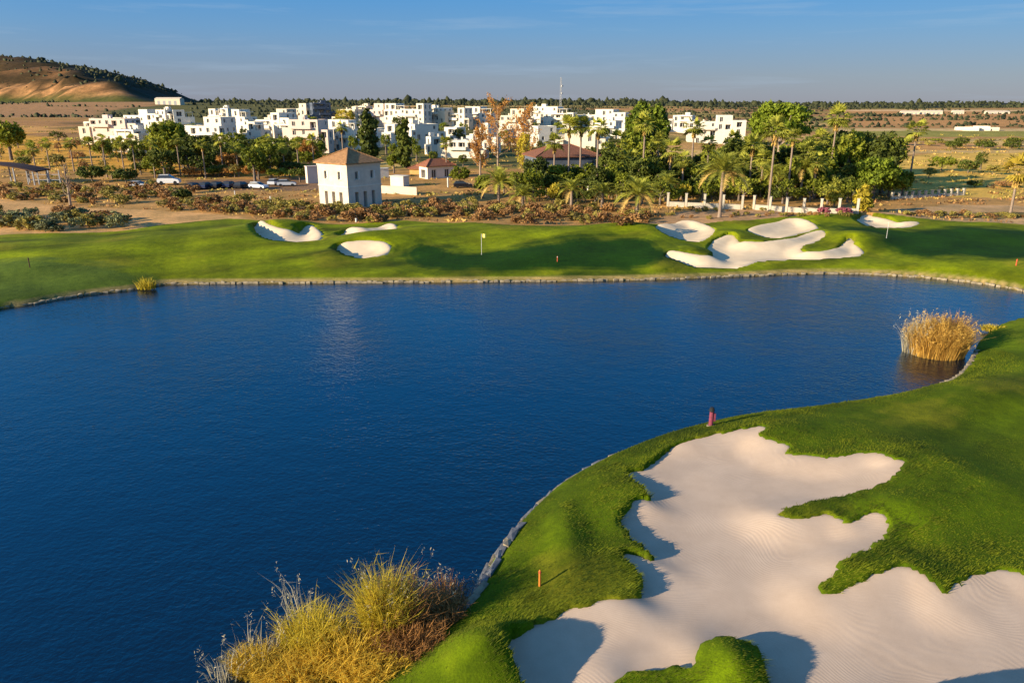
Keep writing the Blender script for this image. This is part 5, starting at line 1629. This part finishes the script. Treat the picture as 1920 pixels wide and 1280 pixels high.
# ------------------------------------------------------------------ far woods
def far_wood():
    P = []
    r_ = np.random.default_rng(5)
    n = 5200
    ang = r_.uniform(-0.75, 0.75, n); dd = r_.uniform(1900, 3300, n)
    X_, Y_ = np.tan(ang) * dd, dd
    Z_ = broad(X_, Y_)[0]
    s = 2.0 + r_.gamma(2.0, 1.3, n)
    nf = 230
    fx = r_.uniform(-0.7, 0.72, nf); fd = 520 + 1500 * r_.random(nf) ** 1.5
    k_ = r_.integers(5, 22, nf)
    rx_ = np.repeat(fx * fd, k_) + np.concatenate([np.arange(q) * r_.uniform(3, 9) for q in k_]); ry_ = np.repeat(fd, k_) + r_.normal(0, 3, k_.sum())
    X_ = np.concatenate([X_, rx_]); Y_ = np.concatenate([Y_, ry_]); Z_ = np.concatenate([Z_, broad(rx_, ry_)[0]]); s = np.concatenate([s, (0.6 + np.minimum(r_.gamma(2.0, 0.45, len(rx_)), 1.6)) * (0.7 + ry_ / 1800)])
    hk = np.where(HD > 25)[0]
    hk = r_.choice(hk, 3000)
    X_ = np.concatenate([X_, HV[hk, 0] + r_.uniform(-7, 7, len(hk))]); Y_ = np.concatenate([Y_, HV[hk, 1] + r_.uniform(-7, 7, len(hk))]); Z_ = np.concatenate([Z_, HV[hk, 2]])
    s = np.concatenate([s, r_.gamma(2.0, 0.9, len(hk)) + 0.8])
    base = np.array([(-1, 0, 0), (0, -1, 0), (1, 0, 0), (0, 1, 0), (-.6, -.5, .8), (.6, -.5, .9), (.5, .6, .8), (-.5, .6, .9), (0, 0, 1.3)])
    fc = np.array([(0, 1, 5), (0, 5, 4), (1, 2, 5), (2, 3, 6), (2, 6, 5), (3, 0, 7), (3, 7, 6), (0, 4, 7), (4, 5, 8), (5, 6, 8), (6, 7, 8), (7, 4, 8)])
    V = base[None] * s[:, None, None] * r_.uniform(0.5, 1.45, (len(s), 9, 3)) + np.stack([X_, Y_, Z_ - 0.3], 1)[:, None, :]
    Fa = (fc[None] + (np.arange(len(s)) * 9)[:, None, None]).reshape(-1, 3)
    c = np.repeat(r_.random(len(s)) * 0.5, 9)[:, None] * np.ones((1, 3))
    tag(obj('far_woods', mesh('far_woods', V.reshape(-1, 3), Fa, M['wood_far'], cols=c)), 'dark scrub woods on the skyline and the hill', kind='stuff')
far_wood()

# ------------------------------------------------------------------ dry scrub between the plantings
KEEP_CLEAR = [U(p_, 2.1) for p_ in ([(-400, 445), (-400, 360), (0, 372), (130, 386), (350, 398), (470, 404), (470, 420), (370, 424), (240, 436), (0, 445)], [(1200, 424), (1255, 398), (1330, 392), (1480, 396), (1500, 412), (1330, 422)], [(1640, 412), (1680, 392), (1780, 384), (2100, 388), (2200, 398), (1690, 400)], [(340, 352), (350, 340), (600, 336), (620, 352), (600, 358), (360, 356)])]
def scrub(n, seed, mat, y0, y1, label, size=(.08, .26), umax=1300):
    r_ = np.random.default_rng(seed)
    nc = n // 14
    cy = y0 + (y1 - y0) * r_.random(nc) ** 1.5
    cx = r_.uniform(-0.75, 0.75, nc) * (cy + 10)
    bx = np.repeat(cx, 14) + r_.normal(0, .7, nc * 14); by = np.repeat(cy, 14) + r_.normal(0, .9, nc * 14)
    ye = np.interp(bx, EDGE[:, 0], EDGE[:, 1]) + 1.0
    k = by > ye
    PP = np.stack([bx, by], 1)
    for pl in KEEP_CLEAR:
        k &= ~inside(PP, pl)
    bx, by = bx[k], by[k]
    i = np.clip(np.searchsorted(gx, bx) - 1, 0, len(gx) - 2); j = np.clip(np.searchsorted(gy, by) - 1, 0, len(gy) - 2)
    sz = r_.uniform(*size, len(bx)) * (0.8 + by / 300)
    P = np.stack([bx, by, ZG[j, i] + sz * .6], 1)
    V, Fq, c = leaf_cloud(P, np.zeros_like(P), sz, r_)
    tag(obj('dry_scrub', mesh('dry_scrub', V, Fq, M[mat], cols=c)), label, kind='stuff')
scrub(9000, 1, 'shrub_brown', 108, 175, 'dry brown scrub tufts between the plantings')
scrub(12000, 2, 'shrub_olive', 150, 420, 'dry olive weeds between the plantings')
scrub(16000, 3, 'palm_dry', 108, 330, 'dry straw tufts between the plantings')

# ------------------------------------------------------------------ antenna mast
def mast():
    p = at(1052, 145, 620)
    z0 = gz(p.x, 620) - 1; h = p.z - z0
    root = tag(empty('antenna_mast', (p.x, 620, z0)), 'thin lattice antenna mast on the skyline', 'mast')
    b = MB()
    c = [(-.7, -.7), (.7, -.7), (.7, .7), (-.7, .7)]
    for (a, d) in c:
        b.tube([(a, d, 0), (a * .35, d * .35, h)], .13, 4)
    n = 14
    for i in range(n):
        z0_, z1_ = h * i / n, h * (i + 1) / n
        s0, s1 = 1 - .65 * i / n, 1 - .65 * (i + 1) / n
        for j in range(4):
            a, d = c[j], c[(j + 1) % 4]
            b.tube([(a[0] * s0, a[1] * s0, z0_), (d[0] * s1, d[1] * s1, z1_)], .07, 3)
    b.build('lattice', M['grey_metal'], root)
    for (zz, r_) in ((h * .78, .9), (h * .6, .7)):
        d = MB(); d.tube([(0.9, -.9, zz), (1.2, -1.2, zz)], [r_, r_], 10); d.build('dish', M['white_paint'], root)
mast()

# ------------------------------------------------------------------ stones of the shore
def stone_mesh(seed):
    q = random.Random(seed)
    b = MB(); b.box(-.5, .5, -.5, .5, 0, 1)
    b.V = [(x_ * q.uniform(.8, 1.1) , y_ * q.uniform(.75, 1.15), z_ * q.uniform(.7, 1.15)) for x_, y_, z_ in b.V]
    k = len(b.V)
    # a raised, off-centre top so that no stone is a plain block
    cx, cy = q.uniform(-.12, .12), q.uniform(-.12, .12)
    b.V.append((cx, cy, max(v[2] for v in b.V) + .10)); b.F[1:2] = []; b.M = [0] * (len(b.F) + 4)
    for (i, j) in ((4, 5), (5, 6), (6, 7), (7, 4)):
        b.F.append((i, j, k))
    return b
STONE = [mesh('stone', s.V, s.F, M['stone']) for s in (stone_mesh(i) for i in range(5))]
STONE_G = [mesh('stone', s.V, s.F, M['stone_grey']) for s in (stone_mesh(i + 20) for i in range(5))]
def along(path, step):
    seg = np.diff(path, axis=0); L = np.hypot(seg[:, 0], seg[:, 1]); cum = np.concatenate([[0], np.cumsum(L)])
    out = []
    s = 0.0
    while s < cum[-1]:
        i = min(len(seg) - 1, np.searchsorted(cum, s, side='right') - 1)
        f = (s - cum[i]) / max(L[i], 1e-9)
        p = path[i] + seg[i] * f
        out.append((p[0], p[1], math.atan2(seg[i][1], seg[i][0])))
        s += step * rnd.uniform(.85, 1.15)
    return out
fe = tag(empty('shore_edging', (0, 88, 0)), 'pale stone edging along the far lake shore', 'edging')
for (px_, py_, a) in along(lake_far[8:-2], 0.62):
    nx2, ny2 = -math.sin(a), math.cos(a)
    off = rnd.uniform(-0.05, 0.22)
    obj('stone', rnd.choice(STONE), fe, loc=(px_ + nx2 * off, py_ + ny2 * off - 88, -0.1), rot=(rnd.uniform(-.1, .1), rnd.uniform(-.08, .08), a + rnd.uniform(-.2, .2)), scl=(rnd.uniform(.5, .75), rnd.uniform(.3, .5), rnd.uniform(.2, .36)))
ne = tag(empty('shore_edging', (0, 35, 0)), 'grey-white slab edging along the near lake shore, left of the big bunker', 'edging')
k0 = 13 * 4; k1 = 22 * 4
for row in range(2):
    sub = lake_near[k0 + row * 18:k1]
    for (px_, py_, a) in along(sub, 0.75):
        f = (30 - py_) / 12 if row else 0
        nx2, ny2 = -math.sin(a), math.cos(a)     # towards the land is the left side when walking nearwards
        off = 0.02 + row * 0.30 + rnd.uniform(-.05, .08)
        obj('stone', rnd.choice(STONE_G if rnd.random() < 0.6 else STONE), ne, loc=(px_ + nx2 * off, py_ + ny2 * off - 35, -0.05 if row == 0 else gz(px_ + nx2 * off, py_ + ny2 * off) - 0.05), rot=(rnd.uniform(-.1, .1), rnd.uniform(-.06, .06), a + rnd.uniform(-.14, .14)), scl=(rnd.uniform(.7, 1.3), rnd.uniform(.26, .4), rnd.uniform(.14, .22)))
re_ = tag(empty('shore_edging', (0, 55, 0)), 'short run of pale slabs at the waterline below the golden reeds', 'edging')
for (px_, py_, a) in along(lake_near[4 * 4:6 * 4 + 2], 0.7):
    obj('stone', rnd.choice(STONE), re_, loc=(px_ - math.sin(a) * .1, py_ + math.cos(a) * .1 - 55, -0.05), rot=(0, 0, a + rnd.uniform(-.2, .2)), scl=(.75, .4, .36))

# ------------------------------------------------------------------ reeds
def reed_mesh(n, cx, cy, rx, ry, hmin, hmax, lean, seed, mat, w=0.035, zbase=-0.1, ground=False, curl=0.3, leaves=2):
    r_ = np.random.default_rng(seed)
    a = r_.uniform(0, 2 * np.pi, n); rr = np.sqrt(r_.random(n))
    dx, dy = np.cos(a) * rr, np.sin(a) * rr
    bx, by = cx + dx * rx, cy + dy * ry
    bz = np.full(n, zbase) if not ground else np.maximum(ground_z(bx, by), -0.1) - 0.05
    h = r_.uniform(hmin, hmax, n) * (1 - 0.35 * rr ** 2)
    ld = np.stack([dx * lean + r_.normal(0, .2, n), dy * lean + r_.normal(0, .2, n)], 1) * h[:, None]
    V, Fs, c = [], [], []
    base = np.stack([bx, by, bz], 1)
    mid = base + np.stack([ld[:, 0] * .35, ld[:, 1] * .35, h * .6], 1)
    tip = base + np.stack([ld[:, 0], ld[:, 1], h * (1 - curl * 0.25)], 1)
    sa = r_.uniform(0, np.pi, n)
    sv = np.stack([np.cos(sa), np.sin(sa), np.zeros(n)], 1) * w
    Vs = np.stack([base - sv, base + sv, mid + sv * .8, mid - sv * .8, tip], 1)
    q1 = np.array([(0, 1, 2), (0, 2, 3), (3, 2, 4)])
    allV = [Vs.reshape(-1, 3)]; allF = [(q1[None] + (np.arange(n) * 5)[:, None, None]).reshape(-1, 3)]
    col = [np.repeat(r_.random(n) * .6, 5)]
    off = n * 5
    for k in range(leaves):     # drooping side leaves
        f = r_.uniform(.25, .95, n)[:, None]
        p = np.where(f < .6, base + (mid - base) * f / .6, mid + (tip - mid) * (f - .6) / .4)
        an = r_.uniform(0, 2 * np.pi, n); L = r_.uniform(.25, .6, n) * (hmax / 4 + .35)
        e = p + np.stack([np.cos(an) * L, np.sin(an) * L, L * r_.uniform(-.1, .7, n)], 1)
        sd2 = np.stack([-np.sin(an), np.cos(an), np.zeros(n)], 1) * w * .9
        Vl = np.stack([p - sd2, p + sd2, e], 1)
        allV.append(Vl.reshape(-1, 3)); allF.append(np.arange(n * 3).reshape(n, 3) + off); col.append(np.repeat(r_.random(n) * .6, 3)); off += n * 3
    return mesh('stems', np.vstack(allV), np.vstack(allF), M[mat], cols=np.concatenate(col)[:, None] * np.ones((1, 3))), tip

def plume_mesh(tips, seed, mat='plume', size=.22):
    r_ = np.random.default_rng(seed)
    P = np.repeat(tips, 9, 0) + r_.normal(0, 1, (len(tips) * 9, 3)) * np.array((.05, .05, .16))
    V, Fq, c = leaf_cloud(P, np.zeros_like(P), size * .35, r_, aspect=.4)
    return mesh('plumes', V, Fq, M[mat], cols=c + .2)

c = Vector((*unproj(1757, 664, 0.0), 0))
t = tag(empty('reed_clump', c), 'big golden reed clump standing in the water by the right bank', 'reeds')
me, tips = reed_mesh(3600, 0, 0, 2.1, 1.7, 2.0, 3.9, .20, 3, 'reed_gold', .022)
obj('stems', me, t); obj('plumes', plume_mesh(tips[::9], 4, 'reed_gold'), t)['kind'] = 'stuff'
me2, tp2 = reed_mesh(260, -1.6, 0.4, 1.0, 1.0, 2.4, 4.0, .2, 5, 'plume', .018, leaves=1)
obj('dry_stems', me2, t); obj('plumes', plume_mesh(tp2[::4], 6), t)['kind'] = 'stuff'
me3, tp3 = reed_mesh(500, 1.4, 0.8, 0.9, 0.8, 2.6, 4.1, .22, 7, 'reed_brown', .03)
obj('brown_stems', me3, t)

def clump(u, v, z_, n, rx, ry, h0, h1, lean, seed, mat, label, plume=0, w=.03, name='grass_clump', leaves=2):
    p = unproj(u, v, z_)
    t = tag(empty(name, (p[0], p[1], 0)), label, 'grass clump')
    me, tips = reed_mesh(n, 0, 0, rx, ry, h0, h1, lean, seed, mat, w, leaves=leaves, zbase=max(z_ - .1, -.1))
    obj('stems', me, t)
    if plume:
        obj('plumes', plume_mesh(tips[::plume], seed + 1, 'plume', .16), t)['kind'] = 'stuff'
    return t
clump(722, 1190, 0.1, 1000, 0.8, 0.7, 1.3, 3.9, .22, 11, 'reed_green', 'tall yellow-green cane tuft, highest of the foreground clump', 60, .017)
clump(760, 1180, 0.1, 600, 0.7, 0.6, 1.2, 3.3, .30, 21, 'reed_brown', 'tall brown canes just right of the highest foreground tuft', 30, .016)
clump(590, 1215, 0.0, 800, 1.2, 0.9, 0.6, 2.4, .36, 12, 'reed_green', 'yellow-green cane tuft in the middle of the foreground clump', 70, .017)
clump(650, 1240, 0.1, 1000, 1.5, 0.9, 0.5, 1.7, .38, 13, 'reed_yellow', 'golden grass at the foot of the foreground clump', 0, .02)
clump(490, 1252, 0.0, 700, 1.1, 0.7, 0.4, 1.3, .4, 14, 'reed_yellow', 'low golden grass at the left end of the foreground clump', 0, .018)
clump(560, 1272, 0.0, 1100, 1.6, 0.6, 0.5, 1.3, .4, 17, 'reed_yellow', 'low golden grass along the bottom of the foreground clump', 0, .018)
clump(765, 1215, 0.3, 900, 1.2, 1.0, 0.6, 1.5, .4, 15, 'reed_brown', 'brown dead reeds between the foreground clump and the bank', 0, .02)
clump(822, 1158, 0.2, 800, 1.0, 0.9, 0.5, 1.5, .45, 16, 'reed_brown', 'dark brown dead reeds at the right end of the foreground clump', 0, .02)
clump(700, 1262, 0.3, 900, 1.5, 0.6, 0.4, 1.0, .4, 18, 'reed_yellow', 'matted yellow-brown grass below the foreground canes', 0, .02)
clump(478, 1235, 0.0, 40, 0.9, 0.6, 1.0, 2.2, .35, 31, 'plume', 'sparse pale reeds in the water left of the foreground clump', 3, .014, 'reed_tuft', 1)
clump(560, 1160, 0.0, 26, 0.5, 0.5, 1.6, 3.0, .25, 32, 'plume', 'sparse pale plumed reeds behind the foreground clump', 2, .014, 'reed_tuft', 1)
clump(420, 1275, 0.0, 40, 0.6, 0.3, 0.8, 1.6, .5, 33, 'plume', 'few pale broken reeds at the bottom left of the foreground clump', 3, .014, 'reed_tuft', 1)
clump(840, 1118, 0.0, 120, 0.8, 0.5, 0.8, 1.5, .5, 34, 'reed_brown', 'wispy dry reeds over the water beside the slab edging', 4, .016, 'reed_tuft', 1)
clump(275, 540, 0.2, 160, 1.0, 0.6, 0.8, 1.7, .3, 35, 'reed_green', 'small green reed tuft on the corner of the left far shore', 0, .04, 'reed_tuft', 1)
clump(1862, 618, 0.3, 260, 1.0, 0.7, 0.3, 0.8, .4, 36, 'reed_green', 'short grass tuft on the bank behind the golden reeds', 0, .03, 'reed_tuft', 1)

# ------------------------------------------------------------------ golf furniture
def flag(u, v, h, label, cloth=True):
    p = spot(u, v)
    root = tag(empty('flagstick', p), label, 'flag')
    b = MB(); b.tube([(0, 0, -.1), (0, 0, h)], .024, 6); b.build('pole', M['white_paint'], root)
    if cloth:
        f = MB(); n = 5
        for i in range(n):
            x0, x1 = .04 + .55 * i / n, .04 + .55 * (i + 1) / n
            y0, y1 = .07 * math.sin(i * 1.3), .07 * math.sin((i + 1) * 1.3)
            for s in (.012, -.012):
                f.quad((x0, y0 + s, h - .5), (x1, y1 + s, h - .5), (x1, y1 + s, h - .02), (x0, y0 + s, h - .02))
        f.build('cloth', M['yellow_cloth'], root)
    c_ = MB(); c_.tube([(0, 0, -.02), (0, 0, .015)], .07, 10); c_.build('cup_rim', M['white_paint'], root)
flag(903, 477, 2.7, 'yellow flag on a thin white pole on the middle putting green')
flag(1662, 446, 2.2, 'thin white pole on the right putting green', False)
def post(u, v, h, r, mat, label, name='marker_stake', cat='stake', group=None, capmat=None):
    p = spot(u, v)
    root = tag(empty(name, p), label, cat, group)
    b = MB(); b.tube([(0, 0, -.15), (0, 0, h * .85), (0, 0, h * .94), (0, 0, h)], [r, r, r * .9, r * .45], 8); b.build('shaft', M[mat], root)
    c_ = MB(); c_.tube([(0, 0, h * .80), (0, 0, h * .92)], [r * 1.15, r * 1.12], 8); c_.build('cap_band', M[capmat or mat], root)
    return root
def ball_washer():
    q_ = unproj(1332, 803, 0.6)
    p = Vector((q_[0], q_[1], gz(*q_)))
    root = tag(empty('marker_post', p), 'stout maroon post with dark cap at the lake edge above the big bunker', 'post')
    b = MB(); b.tube([(0, 0, -.2), (0, 0, .95)], [.15, .13], 10); b.build('shaft', M['maroon_paint'], root)
    b = MB(); b.tube([(0, 0, .96), (0, 0, 1.0), (0, 0, 1.2), (0, 0, 1.26)], [.12, .17, .15, .07], 10); b.build('cap', M['black'], root)
    b = MB(); b.box(.13, .24, -.11, .11, .35, .85); b.build('side_box', M['maroon_paint'], root)
    b = MB(); b.tube([(0, 0, -.02), (0, 0, .06)], [.26, .24], 12); b.build('foot', M['stone'], root)
ball_washer()
post(1012, 1098, .78, .05, 'orange_paint', 'weathered orange stake in the grass left of the big bunker', capmat='red_paint')
post(1045, 492, .7, .05, 'red_paint', 'red stake at the front of the middle putting green', capmat='white_paint')
post(1905, 498, .8, .07, 'red_paint', 'red stake at the right edge of the far bank')
post(57, 506, 1.2, .06, 'dark_wood', 'thin dark stake on the left far bank')
post(441, 370, 1.3, .10, 'white_paint', 'pale stake in the shrub belt, the left of two before the parked cars')
post(508, 382, 1.4, .14, 'white_paint', 'pale stake in the shrub belt, the right of two before the parked cars')
post(764, 385, .8, .10, 'white_paint', 'small white bollard right of the tower, the right of two', 'bollard', 'bollard')
post(716, 388, .8, .10, 'white_paint', 'small white bollard right of the tower, the left of two', 'bollard', 'bollard')
post(668, 416, .6, .16, 'white_paint', 'short pale marker stone on the grass edge below the tower', 'marker_stone', 'marker')
post(840, 352, 2.2, .16, 'white_paint', 'white post left of the dark car near the red roofed house', 'white_post', 'post')
post(1020, 366, 2.2, .18, 'white_paint', 'white post before the yellow-green bush, left of the date palms', 'white_post', 'post')
post(1102, 372, 2.4, .18, 'white_paint', 'white post between the small date palms', 'white_post', 'post')

# ------------------------------------------------------------------ grass blades on the near bank
def blades(n, seed):
    r_ = np.random.default_rng(seed)
    bx = r_.uniform(-9, 40, n); by = 17 + 45 * r_.random(n) ** 1.45
    sd = bil(LG, bx, by)
    bs = bil(BG, bx, by)
    inview = np.abs(bx) < (by * CP + 7.5) * 0.72 + 1
    k = (sd > 0.12) & (bs > -0.06) & inview & (by < 62) & (bx < 45)
    bx, by, sd, bs = bx[k], by[k], sd[k], bs[k]
    n = len(bx)
    bz = bil(ZG, bx, by) - .01
    patch = 0.5 + 0.5 * wav(bx, by, 0.8, 4)
    lip = np.exp(-(np.maximum(bs, 0) / .5) ** 2)
    mow = sstep(1.5, 4.0, bs) * sstep(1, 4, sd)
    h = (0.03 + 0.04 * patch) * (1 - .55 * mow) * r_.uniform(.6, 1.3, n) + .05 * lip * r_.random(n)
    tuft = (wav(bx, by, 2.6, 1) + .6 * wav(bx, by, 6.1, 5) > .55) & (mow < .9)
    h = np.where(tuft, h * 1.8, h)
    a = r_.uniform(0, 2 * np.pi, n)
    w = r_.uniform(.010, .022, n) * (1 + .012 * (by - 17) * 3)
    th_ = 0.35 + 1.1 * wav(bx, by, .22, 6) + r_.normal(0, .35, n)
    lean = np.stack([np.cos(th_), np.sin(th_)], 1) * (h * r_.uniform(1.0, 2.6, n) + .02)[:, None]
    B = np.stack([bx, by, bz], 1); s = np.stack([np.cos(a) * w, np.sin(a) * w, np.zeros(n)], 1)
    T = B + np.stack([lean[:, 0], lean[:, 1], h], 1)
    V = np.stack([B - s, B + s, T], 1).reshape(-1, 3)
    c = np.repeat(np.clip(.05 + .35 * r_.random(n) + .2 * wav(bx, by, .5, 3) + .12 * wav(bx, by, 2.1, 2) + .2 * lip * r_.random(n), 0, 1), 3)[:, None] * np.ones((1, 3))
    tag(obj('grass_blades', mesh('grass_blades', V, np.arange(n * 3).reshape(n, 3), M['grass_blade'], cols=c)), 'mown and rough grass blades on the near bank', kind='stuff')
blades(420000, 9)

# ------------------------------------------------------------------ names for the look-alike trees, by tone and neighbour
MARKS = [(20, 'the carport'), (114, 'the rail fence'), (215, 'the pinkish flat block'), (306, 'the broad green tree'), (397, 'the house with dark windows'), (485, 'the white hatchback'), (538, 'the silver estate car'), (652, 'the white tower'),
         (688, 'the left cypress'), (756, 'the right cypress'), (818, 'the red roofed house'), (872, 'the low white house with bays'), (932, 'the tallest poplar'), (1052, 'the brown roofed pavilion'), (1122, 'the palm right of the twins'), (1215, 'the rounded pine'), (1302, 'the white stepped villa'),
         (1356, 'the big date palm'), (1402, 'the gate in the white wall'), (1470, 'the umbrella pine'), (1570, 'the leaning palm'), (1650, 'the round clipped tree'), (1720, 'the lone slim palm'), (1830, 'the lone farmhouse'), (1908, 'the golden palm')]
TONE = {'green_leaves': 'mid-green', 'dark_leaves': 'dark green', 'autumn_leaves': 'rusty', 'palm_leaves': 'pale green', 'olive_shrub': 'olive', 'brown_shrub': 'brown'}
KIND = {'belt_tree': 'belt tree', 'garden_tree': 'village garden tree', 'grove_tree': 'grove tree', 'garden_bush': 'garden bush', 'field_bush': 'field bush', 'slope_bush': 'slope bush'}
ORD = ['first', 'second', 'third', 'fourth', 'fifth', 'sixth', 'seventh', 'eighth', 'ninth', 'tenth', 'eleventh', 'twelfth']
buckets = {}
for o in list(COL.objects):
    kd = o.name.split('.')[0]
    if o.parent is None and kd in KIND:
        d = o.location - cam.location
        u = 960 + F_PX * d.x / (d.y * CP - d.z * SP)
        mx_, nm = min(MARKS, key=lambda q: abs(q[0] - u))
        crown = [c_ for c_ in o.children if c_.name.startswith('crown')][0]
        tone = TONE.get(crown.data.materials[0].name, 'green')
        side = 'left of' if u < mx_ - 8 else 'right of' if u > mx_ + 8 else 'in line with'
        buckets.setdefault((kd, tone, side, nm), []).append((u, o))
for (kd, tone, side, nm), lst in buckets.items():
    lst.sort(key=lambda q: q[0])
    for i, (u, o) in enumerate(lst):
        lead = '' if len(lst) == 1 else (ORD[min(i, 11)] + ' from left, ')
        o['label'] = (lead + tone + ' ' + KIND[kd] + ', ' + side + ' ' + nm)
